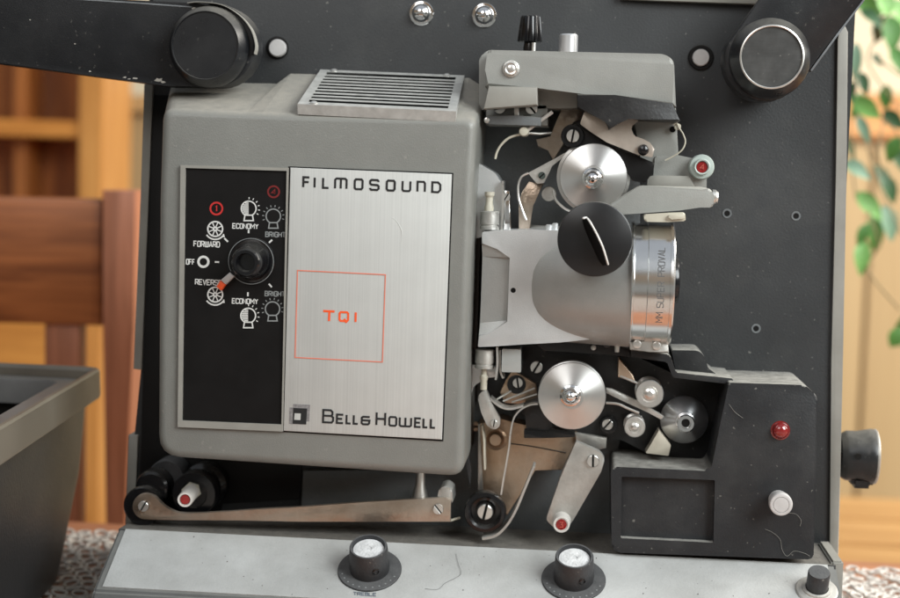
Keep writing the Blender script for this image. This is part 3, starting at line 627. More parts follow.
for nm, px, py0, py1, r_ in (('hinge_barrel', 489.5, 229.5, 211, 9.6), ('hinge_barrel', 484.4, 368, 349, 9.8)):
    vert(nm, px, py0, .044, [(0, 0), (r_, 0), (r_, 3), (r_-1, 3.4), (r_-1, 5), (r_, 5.4), (r_, py0-py1-1), (r_-1.2, py0-py1), (0, py0-py1)], DULL, gate, 32)
vert('hinge_pin', 489, 211.5, .044, [(0, 0), (4.6, 0), (4.6, 5), (3.7, 7), (3.7, 14), (4.9, 16), (4.9, 19.5), (0, 19.5)], BEIGE, gate, 20)
vert('hinge_pin', 483.6, 389.5, .044, [(0, 0), (3.4, 0), (3.4, 9), (4.3, 11), (4.3, 14), (2.7, 15.5), (2.7, 22), (0, 22)], BEIGE, gate, 20)
for k, (px, py, r_) in enumerate(((555, 226, 3), (549, 227.5, 3.6))):
    vert('small_lug', px, py+4, .046, [(0, 0), (r_, 0), (r_, 6), (r_-1, 7), (0, 7)], SATIN, gate, 16)
bm = bmesh.new(); prev = None; cc = K(584, 286.5, .044); s_ = S(.044); Rb = 58.5*s_
for x_ in list(range(522, 630, 6))+[628, 630.2]:
    u = max(0, (x_-532)/97); cd = .0235+.0205*u**.7 if u > 0 else .0235-(532-x_)*.0006
    rg = [bm.verts.new((cc.x+(x_-584)*s_, -cd-Rb*cos(2*pi*k/72), cc.z+Rb*sin(2*pi*k/72))) for k in range(72)]
    if prev: bridge(bm, prev, rg)
    else: bm.faces.new(rg[::-1])
    prev = rg
ed_ = [bm.verts.new((v.co.x+.0008, v.co.y*1.0+(-.044-v.co.y)*.04, cc.z+(v.co.z-cc.z)*.96)) for v in prev]; bridge(bm, prev, ed_); bm.faces.new(ed_)
lb = mk('lens_barrel', bm, CAST, P, sharp=40)
lr = xl('lens_ring', [(629.5, 50), (629.6, 60.5), (630.6, 61.6), (632, 61.4), (632.6, 60), (645, 60), (645.6, 60.8), (666.5, 60.8), (667, 62.2), (669.6, 62.4), (671, 61.5), (671.2, 50), (670, 44), (668, 24), (668, 0)], 284, .044, CHROMEX, lb, 650)
xl('lens_tip', [(668, 24), (674.5, 24), (677.6, 22.4), (678.8, 19.5), (678, 17)], 280.5, .044, GLOSS, lr, 675)
xl('front_glass', [(677, 18), (678.6, 10), (679.2, 0)], 280.5, .044, GLASS, lr, 675)
# engraving on the ring
cx_, rr_ = K(657.5, 284, .044), 60.9*S(.044)
def cyl(u, v, h):                               # u = mm along the circumference (upwards), v = mm along the barrel
    th = u/1000/rr_; r2 = rr_+max(h, -.0001)*.6
    return Vector((cx_.x+v/1000, cx_.y-r2*cos(th), cx_.z+r2*sin(th)))
bm = bmesh.new()
G2 = lambda u, v, h: cyl(u, -v, h)
word(bm, 'MM SUPER PROVAL', -17, 1.6, 20, 1.6, 3.0, .36, lambda a, b, h: cyl(a, b+0, h), slx=0)
mk('engraving', bm, mat('engraving ink', (.10, .10, .10), .6), lr)
q = prism('ring_flange', [(629, 342), (668, 340), (669, 353), (650, 352), (630, 350)], .030, .056, DULL, P, bev=.0006)
disc('flange_screw', 637, 344, .056, cap(4.5, 1.2), BRIGHT, q, 20); disc('flange_screw', 656.5, 345.5, .056, cap(4.5, 1.2), BRIGHT, q, 20)
fk = disc('framing_knob', 594.8, 239.3, .070, [(20, 0), (20, 4), (36.4, 4), (37.3, 5), (37.3, 15), (36.9, 15.7), (35.8, 16), (0, 16)], mat('black knob', (.010, .010, .011), .32, dust=.3, rvar=.1), P, 64, ref=15)
# curved grip ridge
bm = bmesh.new(); rows = []
PR = catmull([(586.5, 217.5, 0), (590.5, 223, 0), (597, 235, 0), (602.5, 247, 0), (606, 258, 0), (607.8, 264.5, 0)], 4)
for i, p in enumerate(PR):
    t = (PR[min(i+1, len(PR)-1)]-PR[max(i-1, 0)]).normalized(); nx = Vector((t.y, -t.x, 0)); k = .35+.65*sin(pi*min(1, (i+2)/(len(PR)+3)))
    rows.append([bm.verts.new(v) for v in (K(p.x-nx.x*9*k-1, p.y-nx.y*9*k, .0855), K(p.x-nx.x*.8, p.y-nx.y*.8, .086+.0075*k), K(p.x, p.y, .0862+.0078*k), K(p.x+nx.x*1.3, p.y+nx.y*1.3, .0855))])
for a, b in zip(rows, rows[1:]): bridge(bm, a, b, False)
bm.faces.new(rows[0]); bm.faces.new(rows[-1][::-1])
mk('grip_ridge', bm, BLACK, fk)
P3 = [K(p.x+.2, p.y, .0864+.0078*(.35+.65*sin(pi*min(1, (i+2)/(len(PR)+3))))) for i, p in enumerate(PR)]
mk('grip_highlight', tube_bm([K(582.8, 218.3, .092)]+P3, .00042, 8), mat('painted ridge highlight', (.7, .68, .65), .5), fk)  # white tube paints in the highlight along the ridge edge

# lamp-side shield and bits between lamp house and gate
bm = bmesh.new()
q = prism('lamp_shield', rounded([(470, 161), (480, 164), (495, 173), (502, 184), (502, 232), (470, 240)], 3), .012, .040, SATIN, P, bev=.0025, seg=3)
strip('gate_spring', [(502.5, 181, .044), (503, 205, .044), (501.5, 231, .044)], 2.2, .012, BRIGHT, P)
prism('mirror_clip', [(504.5, 190), (509.5, 191), (510.5, 230), (503.5, 230)], .030, .042, CHROME, P, bev=.0005)
screw(506.3, 197, .042, 3.8, 60, P)
prism('lower_shield', rounded([(462, 364), (496, 366), (496, 377), (486, 378), (474, 386), (468.5, 402), (467.5, 432), (462, 432)], 1.5), .01, .036, SATIN, P, bev=.001)
strip('gate_spring', [(497, 347, .048), (497.3, 365, .048), (495.6, 380, .048)], 2.0, .012, BRIGHT, P)
strip('gate_spring', [(500, 350, .042), (500.2, 370, .042), (503.2, 378.5, .042)], 1.8, .012, DULL, P)
prism('hinge_shadow_post', [(476.5, 232), (481, 232), (477.6, 350), (472.5, 350)], .006, .036, mat('hinge shadow brown', (.035, .02, .016), .4), P, bev=.0004)  # dark brown strip stands in for shade in the gap beside the hinge
prism('prism_block', rounded([(502, 349), (521, 349.5), (521, 372.5), (501.5, 372)], 1), .030, .046, CLEAR, P, bev=.0014)

# ---- lower film path
lp = prism('sound_head_plate', rounded([(486, 345), (625, 347), (640, 358), (674, 374), (731, 381), (731, 440), (700, 468), (645, 452), (622, 440), (575, 436), (528, 433), (524, 412), (505, 402), (486, 395)], 3), .004, .020, MECHB, P, bev=.0008)
prism('oily_block', rounded([(524, 404), (545, 398), (552, 425), (560, 437), (527, 437)], 2), .02, .034, MECHB, P, bev=.001)
prism('plate_tongue', rounded([(524, 430), (548, 432), (552, 428), (575, 433), (575, 437), (549, 438), (524, 438)], 1), .03, .036, GLOSS, P, bev=.0008)
prism('top_rail', [(536, 344), (600, 340), (630, 350), (630, 358), (600, 354), (545, 352)], .020, .034, MECHB, P, bev=.0006)
disc('rail_bolt', 607, 343, .036, cap(4.6, 3), GLOSS, P, 24); disc('rail_bolt', 593.5, 347.5, .034, cap(2.8, 1), DULL, P, 20)
vert('rail_pin', 617, 352, .044, [(0, 0), (2.6, 0), (2.8, 7), (2.2, 9), (0, 9)], BRIGHT, P, 16)
prism('spring_leaf', [(500, 392), (506, 380), (512, 370), (524, 377), (536, 384), (538, 398), (520, 404), (505, 403)], .02, .024, COPPER, P, bev=.0003)
for p0, p1 in (((497, 399), (511, 391)), ((503, 401), (535, 388)), ((512, 402), (537, 394))):
    wire('fine_rod', [(*p0, .032), (*p1, .034)], 1.0, DULL, P, smooth=False)
prism('film_chute', [(478, 424), (500, 418), (520, 424), (577, 432), (576, 440), (562, 470), (534.6, 469.5), (528, 482), (507, 516), (500, 502), (478, 490)], .006, .022, COPPER, P, bev=.0004)
wire('chute_seam', [(511, 443.5, .0222), (530, 446, .0222), (566, 452.5, .0222)], .6, MECHB, P, smooth=False)
prism('chute_step', [(478, 424), (480, 424), (483, 490), (478, 490)], .022, .026, DULL, P, bev=.0002)
sp2 = disc('sprocket', 571.8, 395.8, .016, [(22, 0), (22, 22), (33, 22), (34, 23), (34, 27), (30, 27.5), (30, 29), (33.6, 29.4), (34, 31), (33.4, 31.7), (30, 32), (14, 34.4), (12.4, 34.6), (12, 35.2), (0, 35.2)], SPUN, P, 72, ref=31)
disc('sprocket_nut', 570.6, 395.4, .0512, [(11, 0), (10.6, 1.2), (9, 1.6), (8.4, 2.6), (6.4, 4.6), (3, 6), (0, 6.3)], CHROME, sp2, 32)
for px, py, d, r_, a in ((536.4, 367.3, .024, 6.2, 60), (517.7, 383, .026, 5.2, 100), (607.5, 424.6, .024, 5.6, 50)): screw(px, py, d, r_, a, P)
disc('rear_washer', 517, 383, .0195, [(9.5, 0), (9.3, 6), (0, 6.2)], MECHB, P); disc('rear_washer', 608.5, 424, .0195, [(8.8, 0), (8.6, 4), (0, 4.2)], GLOSS, P)
q = disc('copper_bolt', 495.6, 439.4, .022, [(11.5, 0), (11.3, .8), (9, 1.4), (8.4, .8), (7.8, 1), (7, 3), (5.6, 4), (0, 4)], COPPER, P, ref=2)
screw(475.2, 426.5, .01, 5, 0, P, m=COPPER)
strip('film_guard', [(490, 398.5, .040), (495, 403, .040), (502, 407.5, .040), (511, 409, .040), (523.5, 406, .040)], 2.0, .010, BRIGHT, P)
strip('film_guard', [(538, 404, .040), (530, 405, .040), (521, 409.5, .040), (514, 418, .040), (510.6, 432, .040), (509, 447, .040), (506, 465, .040), (503, 482, .040), (501, 495, .040)], 1.6, .010, BRIGHT, P)
strip('film_guard', [(482, 426, .036), (484, 440, .036), (484.2, 452, .036), (484.8, 470, .036)], 1.5, .008, BEIGE, P)
strip('film_guard', [(534, 466.6, .044), (526, 486, .044), (516, 510, .044), (507, 525, .044), (496, 535.5, .044), (482, 539, .044)], 2.4, .012, DULL, P)
q = prism('idler_lever', rounded([(477.6, 397), (481.7, 391.5), (486.5, 390), (492, 403.5), (500.2, 419.5), (499.6, 427), (493.5, 430), (486.8, 425.4), (481, 412)], 2), .036, .040, DULL, P, bev=.0006)
screw(494, 423.4, .040, 3.6, 80, q, h=1.)
sw = disc('snubber_wheel', 485, 512, .016, [(12, 0), (12, 20), (20.5, 20), (21.2, 21), (21.2, 26), (20.2, 27), (17, 27.2), (14.8, 26.2), (14.2, 23), (9, 22.5), (8.8, 24), (0, 24)], GLOSS, P, 56, ref=26)
screw(485, 512.3, .040, 8, 78, sw, h=2.6)
q = prism('threading_lever', rounded([(576, 441.5), (600, 452), (605, 459), (601, 472), (571.5, 523), (562, 532), (553, 527), (546, 519.5), (560, 478.5)], [1, 3, 3, 2, 4, 4, 4, 2, 0]), .034, .040, DULL, P, bev=.0008)
screw(593, 461.3, .040, 6.2, 92, q)
b_ = disc('lever_button', 561.4, 524, .040, [(9.6, 0), (9.2, 2), (8.6, 6), (8.6, 7.6), (8, 8.2), (6.6, 8.2), (6.3, 7.6), (0, 7.6)], IVORY, q, 32, ref=7)
disc('red_mark', 561.2, 524.5, .0476, [(5.6, 0), (5.0, .45), (0, .6)], RED, b_, 24)
bm = bmesh.new(); glyph(bm, '3', 559.6, 527.2, 562.8, 527.2, 5, 1., fd(.0483)); mk('numeral', bm, MATS['pale red ink'], b_)
prism('brown_tab', [(575, 433), (607, 438), (606, 448), (598, 450), (576, 441)], .012, .024, DULL, P, bev=.0004)

# rollers and cone inside the cover pocket
def roller(px, py, r_, d, h):
    q = disc('film_roller', px, py, d, [(r_*.9, 0), (r_, .5), (r_, h*.15), (r_*.8, h*.2), (r_*.8, h*.8), (r_, h*.84), (r_, h-.4), (r_-.8, h), (r_*.6, h), (r_*.5, h-.7), (r_*.42, h-.7), (r_*.4, h), (r_*.22, h+.6), (r_*.2, h+1.4), (0, h+1.6)], BRIGHT, P, 40, ref=h)
roller(649.7, 394, 14, .022, 16); roller(634.8, 427, 10.6, .024, 12)
cn = disc('impedance_cone', 684.4, 420, .020, [(20, 0), (20, 6), (23.6, 6.6), (24, 7.4), (23.4, 8.2), (10, 14.2), (9.6, 15.0), (8.6, 15.2), (5, 15.2), (4.4, 14), (0, 14)], CONE, P, 64, ref=9)
disc('cone_collar', 685.6, 423, .0350, [(9.4, 0), (9.2, 1.6), (8, 2.2), (5, 2.2), (4.6, 1), (0, 1)], CHROME, cn, 32)
disc('cone_bore', 685.7, 423, .0362, [(4.2, 0), (4.2, .1), (0, .1)], BLACK, cn, 20)
prism('film_scraper', rounded([(659, 430), (671, 445), (668.5, 455.8), (645.5, 453), (650.5, 445)], 1), .024, .034, mat('pale steel scraper', (.50, .46, .38), .4, .5), P, bev=.0008)
prism('film_guide', [(606, 388), (612, 389), (640, 402), (664, 416.5), (661, 420), (648, 412.5), (625, 402), (606, 393)], .030, .033, DULL, P, bev=.0003)
wire('guide_rod', [(606, 402.8, .036), (618, 404, .036), (628, 408.5, .036), (639, 413, .036)], 1.3, BRIGHT, P)
prism('guide_wedge', [(618.5, 358), (633, 375.5), (636, 383.5), (618, 377)], .022, .036, COPPER, P, bev=.0004)
wire('guide_rod', [(620, 376, .036), (637, 383, .036)], 1.2, DULL, P, smooth=False)

# ---- black sound head cover
CV = .052
cov = prism('sound_head_cover', rounded([(729, 382.5), (805, 385), (817.5, 396), (816, 480), (813.5, 559.5), (617, 552.5), (611.5, 546), (611, 472), (614, 466.5), (708, 471), (712, 465)], [2, 4, 5, 0, 5, 3, 3, 4, 3, 3, 2]), 0.004, CV, COVER, P, bev=.0018, seg=3)
cut(cov, prism_bm(rounded([(622, 479), (716, 482.5), (714.5, 545.5), (621, 541)], 1.5), CV-.0045, CV+.006, 0))
prism('pocket_rim', rounded([(631, 350.5), (668, 354.5), (671.5, 358), (676, 372.5), (733, 378.5), (733, 384.5), (673, 377.5), (667, 362), (631, 357)], 1.2), .004, .044, COVER, cov, bev=.0008)
prism('cover_hump', rounded([(671.5, 350), (699, 350.5), (705, 357), (708, 368), (722, 378), (676, 373)], [2, 4, 2, 2, 1, 1]), .004, .032, COVER, cov, bev=.0015)
q = disc('indicator_lamp', 781, 431.2, CV-.0005, [(9.8, 0), (9.6, .7), (8.4, .8), (8.2, 1.6), (7.2, 2.9), (5.4, 3.8), (3, 4.3), (0, 4.5)], REDLED, P, 36, ref=3)
q = disc('push_button', 780.5, 503.4, CV-.0005, [(9.8, 0), (9.8, 6.4), (10.8, 6.6), (11.4, 7.2), (11.4, 11), (10.8, 11.8), (9.4, 12), (8, 12), (7.7, 11.6), (7.4, 12), (0, 12.1)], WHITEP, P, 40, ref=9)

# ---- loop arm with its rollers at lower left
rl = disc('loop_roller', 199, 490, .006, [(21, 0), (24, 1), (24, 8), (22, 9), (19, 10), (19, 18), (22, 19), (23, 20), (23, 27), (22, 28.4), (14, 28.6), (13, 27.6), (0, 27.6)], GLOSS, P, 56, ref=18, label='loop roller with red marked push rod')
c = K(192, 491, .034)
bm = bmesh.new(); hexr = 9.6*S(.034); lathe_bm(Vector((c.x, -.033, c.z)), FRONT, [(hexr, 0), (hexr, .0045), (hexr*.9, .0052), (0, .0052)], 6, bm); mk('hex_nut', bm, BEIGE, rl)
c = K(191, 492, .038); c2 = K(184.8, 499.8, .056)
ax = (c2-c).normalized(); L_ = (c2-c).length
b_ = mk('push_rod', lathe_bm(c, ax, [(7.8*S(.04), -.002), (7.8*S(.04), L_-.001), (7.3*S(.04), L_), (5.8*S(.04), L_), (5.4*S(.04), L_-.001), (0, L_-.001)], 28), IVORY, rl)
mk('red_mark', lathe_bm(c+ax*(L_-.0009), ax, [(5.2*S(.04), 0), (4.6*S(.04), .0005), (0, .0006)], 20), RED, rl)
disc('loop_roller', 167, 478, .006, [(19, 0), (19.5, 1), (19.5, 15), (18.5, 16), (0, 16)], KNOB, P, 48, ref=14)
disc('loop_roller', 153, 487, .016, [(15, 0), (18, 1), (18, 14), (17, 16), (14.5, 17), (0, 17)], GLOSS, P, 48, ref=14)
disc('loop_roller', 143.8, 505.4, .012, [(12, 0), (12, 14), (19, 15), (20.4, 16.4), (20.4, 25.6), (19.2, 26.6), (0, 26.8)], GLOSS, P, 56, ref=24)
lt = catmull([(145, 493.4, 0), (154, 496, 0), (162, 504, 0), (172, 510.5, 0), (186, 513.4, 0), (220, 512, 0), (262, 509, 0), (300, 507, 0), (360, 502.5, 0), (420, 499, 0), (446, 497.5, 0)], 4)
top = [(p.x, p.y) for p in lt]
prfl = top+[(451, 500), (450.5, 522), (300, 521.5), (240, 520.3), (180, 520), (152, 519.3)]+arc(145.3, 506.4, 13, 80, 268, 14)
q = prism('loop_arm', prfl, .0395, .0425, ARMST, P, bev=.0005)
screw(143, 506.5, .0425, 5.6, 60, q, h=2); screw(438, 509.3, .0425, 5.4, 130, q, h=1.6)
prism('arm_lug', rounded([(437, 498), (439.5, 488), (446, 486), (452, 490), (453, 503), (448, 503)], 2), .024, .0405, DULL, q, bev=.001)
wire('arm_spring', [(450, 520.5, .038), (460, 517.6, .036)], 1.3, BEIGE, q, smooth=False)
vert('stop_pin', 420, 497.5, .036, [(0, 0), (8.2, 0), (8.2, 1.4), (5, 14), (4.6, 30), (0, 30)], BRIGHT, P, 28)

# side knob on the right of the case
c = K(841, 455, -.03); s = S(-.03)*.93
sk = mk('side_knob', lathe_bm(c, (1, 0, 0), [(22*s, -.001), (25*s, .001), (26.5*s, 5*s), (26.5*s, 16*s), (28.5*s, 25*s), (29.5*s, 31*s), (28.6*s, 34*s), (26.4*s, 35.4*s), (0, 35.4*s)], 48), HUBM, P)
mk('knob_rim', lathe_bm(c, (1, 0, 0), [(29.0*s, 33.4*s), (29.5*s, 35*s), (28.4*s, 36.2*s), (26*s, 36*s)], 48), DULL, sk)
p = c+Vector((13*s, -26.6*s, 4*s)); mk('set_screw_hole', lathe_bm(p, FRONT, [(3.4*s, -.001), (3.4*s, .0003), (0, .0003)], 20), BLACK, sk)
mk('knob_lug', box_bm((c.x+10*s, c.y-14*s, c.z-33*s), (c.x+33*s, c.y+10*s, c.z-20*s), bev=.002), GLOSS, sk)

# ---- base panel
D0, D1 = .048, .0886
B0 = K(118.5, 531.5, D0); B1 = K(836, 561.5, D0); zb = (B0.z+B1.z)/2
F0 = K(93, 590.5, D1); zf = F0.z
wr = B1.x+(F0.x-B0.x)*-.75
bl = Vector((B0.x, -D0, zb)); br = Vector((B1.x, -D0, zb)); fl = Vector((F0.x, -D1, zf)); fr = Vector((wr, -D1, zf))
pn = (br-bl).cross(fl-bl).normalized()
if pn.z < 0: pn = -pn
bm = bmesh.new()
def hexa(bm, top, bot):
    t = [bm.verts.new(p) for p in top]; b = [bm.verts.new(p) for p in bot]; bm.faces.new(t); bm.faces.new(b[::-1]); bridge(bm, t, b)
low = lambda p: Vector((p.x, p.y, ZTAB+.002))
hexa(bm, [bl, br, fr, fl], [low(bl), low(br), low(fr)+Vector((.004, -.004, 0)), low(fl)+Vector((-.004, -.004, 0))])
bmesh.ops.bevel(bm, geom=[e_ for e_ in bm.edges if max(v.co.z for v in e_.verts) > zf-.001], offset=.0012, segments=2, affect='EDGES', clamp_overlap=True)
base = mk('control_base', bm, BASEE, P)
bm = bmesh.new(); m_ = quadmap(fl, fr, br, bl)
plank(bm, m_, .011, .9885, .06, .985, pn, -.001, .0005); pan = mk('base_panel', bm, BASEP, P)
# rear ledge below the mechanism
xl0 = K(118, 528, 0.0).x
bm = bmesh.new(); hexa(bm, [Vector((bl.x+.004, 0, zb-.0002)), Vector((br.x+.004, 0, zb-.0002)), Vector((br.x, -D0+.0002, zb-.0002)), Vector((bl.x, -D0+.0002, zb-.0002))],
     [Vector((bl.x+.004, 0, ZTAB+.003)), Vector((br.x+.004, 0, ZTAB+.003)), Vector((br.x, -D0+.0002, ZTAB+.003)), Vector((bl.x, -D0+.0002, ZTAB+.003))])
mk('rear_ledge', bm, LEDGE, P)
def KP(px, py, h=0):                             # pixel on the sloping base panel
    o = bl+pn*(.0005+h); r = ray(px, py); return CP+r*((o-CP).dot(pn)/r.dot(pn))
sb = S(.065)
def dial(px, py, bx, by):
    c = KP(px, py); s = (c-CP).length/F*.995
    q = mk('dial_knob', lathe_bm(c, pn, [(31.6*s, 0), (31.6*s, .0006), (31*s, .0009), (19.6*s, .0009), (19.4*s, .0022), (20*s, .003), (18.6*s, .0142), (18*s, .0148), (16.4*s, .0148), (15.9*s, .0138), (15.6*s, .0128), (0, .0128)], 64), KNOB, P)
    mk('dusty_cap', lathe_bm(c+pn*.0127, pn, [(15.5*s, 0), (15*s, .0003), (9*s, .0007), (3.4*s, .0007), (3*s, .0003), (0, .0003)], 40), DUSTW, q)
    h = c+pn*.0068; dirv = (K(bx, by, .08)-h); dirv -= pn*dirv.dot(pn); dirv.normalize()
    mk('set_screw', lathe_bm(h+dirv*18.6*s, dirv, [(3.6*s, -.002), (3.6*s, .0007), (2.6*s, .0009), (2.4*s, .0001), (0, .0001)], 20), GLOSS, q)
    bm = bmesh.new()                              # scale marks on the skirt
    for k in range(11):
        a = R(200+k*14); ux = Vector((1, 0, 0)); uy = pn.cross(ux); p = c+(ux*cos(a)+uy*sin(a))*27.5*s+pn*.0009
        lathe_bm(p, pn, [(.9*s, 0), (.9*s, .0001), (0, .0001)], 8, bm)
    mk('scale_marks', bm, DIMINK, q)
    return c
dial(369.7, 570, 381, 590); dial(573.6, 579.5, 588, 600)
fp = lambda a, b, h: KP(a, b, h)
bm = bmesh.new(); word(bm, 'TREBLE', 353.5, 594.8, 376, 595.8, 2.9, .75, fp); mk('base_lettering', bm, mat('blue grey ink', (.12, .14, .17), .6), pan)
c = KP(816.5, 590.5); s = (c-CP).length/F
q = mk('base_push_button', lathe_bm(c, pn, [(20*s, 0), (20*s, .0004), (19*s, .0009), (14*s, .0013), (13.4*s, .002), (11*s, .0022), (10.8*s, .0004), (0, .0004)], 48), DULL, P)
mk('button_stem', lathe_bm(c, pn, [(10.4*s, .001), (10.4*s, .0108), (9.8*s, .0115), (0, .0116)], 36), KNOB, q)
mk('panel_corner', box_bm((K(823, 540, .02).x, -D0+.001, ZTAB+.01), (K(835, 540, .02).x, -.0062, zb+.0015), bev=.001), TRIM, P)

# paint chips on the left arm and crumbs lying on the base panel
chip = mat('bare metal chip', (.42, .40, .36), .5, metal=.4)
random.seed(11)
bm = bmesh.new()
for cx0, cy0, r0 in ((158, 80, 3.2), (163, 82.5, 2.2), (135, 78.5, 1.6), (129, 79, 1.1), (125, 77.5, 1.5), (90, 71.5, 1.2), (194, 8.5, 1.8), (180, 6.5, 1.2), (30, 20, .8), (75, 44, .8)):
    pts = [(cx0+r0*random.uniform(.4, 1.1)*cos(a)*1.6, cy0+r0*random.uniform(.3, .8)*sin(a)) for a in [2*pi*i/9 for i in range(9)]]
    prism_bm(pts, .0475, .04806, 0, bm)
mk('paint_chips', bm, chip, la)['kind'] = 'stuff'
bm = bmesh.new()
for k in range(70):
    u, v = random.uniform(.03, .97), random.uniform(.08, .97); p = m_(u, v)+pn*.0006; r0 = random.choice((.00012, .00016, .00022, .0003))
    lathe_bm(p, pn, [(r0, 0), (r0*.8, r0*.8), (0, r0)], 6, bm)
mk('dust_crumbs', bm, mat('dust crumb', (.12, .11, .095), .9), P)['kind'] = 'stuff'
# lint
def lint(pts, label, r_=.35):
    Pn = catmull([K(*p) if len(p) == 3 else KP(*p, .0004) for p in pts], 5)
    tag(mk('lint_hair', tube_bm(Pn, r_*.00047, 5), LINT if len(pts[0]) == 3 else MATS['engraving ink']), label, 'lint', 'strands of lint')
lint([(765, 529, CV+.0005), (772, 532, CV+.0005), (780, 539, CV+.0005), (782, 549, CV+.0005), (787, 556, CV+.0005), (794, 551, CV+.0005), (804, 553, CV+.0005), (810, 556, CV+.0005)], 'pale wavy lint hair on the black cover below its white button', .2)
lint([(789, 513, CV+.0005), (796, 514, CV+.0005), (801, 520, CV+.0005), (800, 526, CV+.0005)], 'short curled lint hair just right of the white button on the black cover', .2)
lint([(729, 404, CV+.0005), (735, 412, CV+.0005), (743, 418, CV+.0005)], 'pale lint hair near the upper left corner of the black cover', .18)
lint([(456, 553.5), (458, 563), (461, 573), (455, 578), (445, 583), (438, 589), (425, 588.5)], 'long dark bent lint hair on the pale base panel between the two dials', .16)

# =====================================================================  SURROUNDINGS
# ---- table and crocheted cloth
FLOOR = ZTAB-.74
tb = thing('table', 'wooden table carrying the projector, mostly covered by a crocheted cloth', 'table', (0, -.1, FLOOR))
TW = wood('reddish table wood', (.48, .20, .10), (.30, .11, .05))
mk('table_top', box_bm((-.75, -.52, ZTAB-.034), (.75, .2, ZTAB-.006), bev=.003), TW, tb)
for sx_ in (-.68, .68):
    for sy_ in (-.45, .13): mk('leg', box_bm((sx_-.03, sy_-.03, FLOOR), (sx_+.03, sy_+.03, ZTAB-.035), bev=.003), TW, tb)
bm = bmesh.new()
random.seed(3)
def torus(bm, c, R_, r_, n=9, m_=5, tilt=.3):
    ax = Vector((random.uniform(-tilt, tilt), random.uniform(-tilt, tilt), 1)).normalized(); u = ax.orthogonal().normalized(); v = ax.cross(u); rows = []
    for i in range(n):
        a = 2*pi*i/n; dr = u*cos(a)+v*sin(a); rows.append([bm.verts.new(c+dr*(R_+r_*cos(2*pi*j/m_))+ax*r_*sin(2*pi*j/m_)) for j in range(m_)])
    for i in range(n): bridge(bm, rows[i], rows[(i+1) % n])
def cloth(x0, x1, y0, y1, step, hi=0.):
    nx_ = int((x1-x0)/step); ny_ = int((y1-y0)/step)
    for i in range(nx_):
        for j in range(ny_):
            x_ = x0+(i+.5*(j % 2))*step; y_ = y0+j*step*.9
            z_ = ZTAB-.002+hi*(.5+.5*sin(x_*70+y_*40))*random.random()
            torus(bm, Vector((x_+random.uniform(-.001, .001), y_+random.uniform(-.001, .001), z_)), step*.40, step*.105)
cloth(-.42, -.17, -.16, .20, .0105); cloth(.10, .42, -.16, .205, .0085, .010)
cloth(-.62, .62, -.51, -.16, .0135)  # unseen front stretch added so the table bounces whiter light
o = mk('tablecloth', bm, THREAD, sharp=80); tag(o, 'crocheted off-white cloth of small loops spread on the wooden table', 'tablecloth')

# ---- open grey case lid standing at the left
cl = thing('case_lid', 'scuffed grey plastic case lid standing open side up, with a worn beige rim', 'case lid', (-.5, -.05, ZTAB))
z0 = K(103, 367, -.07).z
c1 = K(103, 367, -.07); a1 = KZ(0, 428, z0); dirr = (a1-c1).normalized(); nrm = Vector((-abs(dirr.y), dirr.x*-1 if dirr.x > 0 else -abs(dirr.x), 0))
side = Vector((-1, .03, 0)).normalized()
LL, WW = .46, .40
corner = [c1, c1+dirr*LL, c1+dirr*LL+side*WW, c1+side*WW]
cen = sum(corner, Vector())/4
def shrink(k, dz_, sc=0.): 
    out = []
    for i, p in enumerate(corner):
        a = (corner[i-1]-p).normalized(); b = (corner[(i+1) % 4]-p).normalized(); out.append(p+(a+b)*k+Vector((0, 0, dz_)))
    return out
hgt = z0-ZTAB-.002
def rr3(pts, q=.02, n=5):
    out = []
    for i in range(4):
        p = pts[i]; a = (pts[i-1]-p).normalized(); b = (pts[(i+1) % 4]-p).normalized(); s_, t_ = p+a*q, p+b*q
        out += [s_*(1-u)**2+p*2*u*(1-u)+t_*u*u for u in [k/n for k in range(n+1)]]
    return out
def ringwall(bm, loops):
    vs = [[bm.verts.new(p) for p in rr3(l, q_)] for l, q_ in loops]
    for a, b in zip(vs, vs[1:]): bridge(bm, a, b)
    return vs
bm = bmesh.new()
vs = ringwall(bm, [(shrink(.006, -.012), .012), (shrink(.008, -hgt*.5), .02), (shrink(.016, -hgt), .03)]); bm.faces.new(vs[-1])
vs2 = ringwall(bm, [(shrink(.011, -.012), .012), (shrink(.013, -hgt*.5), .02), (shrink(.02, -hgt+.004), .03)]); bm.faces.new(vs2[-1]); bridge(bm, vs[0], vs2[0])
mk('tub', bm, BIN, cl)
bm = bmesh.new()
vs = ringwall(bm, [(shrink(.0095, -.0165), .012), (shrink(0, -.0165), .01), (shrink(-.0005, -.015), .01), (shrink(0, -.001), .01), (shrink(.001, 0), .01), (shrink(.003, .0), .01), (shrink(.0045, -.002), .01), (shrink(.005, -.0165), .011)])
mk('rim', bm, BINRIM, cl)
bm = bmesh.new()
vs = ringwall(bm, [(shrink(.009, -.006), .012), (shrink(.020, -.006), .012), (shrink(.0205, -.0075), .012), (shrink(.0205, -.020), .012), (shrink(.0135, -.021), .012)])
mk('inner_lip', bm, mat('grey lip plastic', (.15, .15, .148), .4, var=.1), cl)
bm = bmesh.new()
vs = ringwall(bm, [(shrink(.0125, -.0215), .012), (shrink(.0145, -hgt*.5), .02), (shrink(.0215, -hgt+.006), .03)]); bm.faces.new(vs[-1]); mk('lining', bm, BLACK, cl)

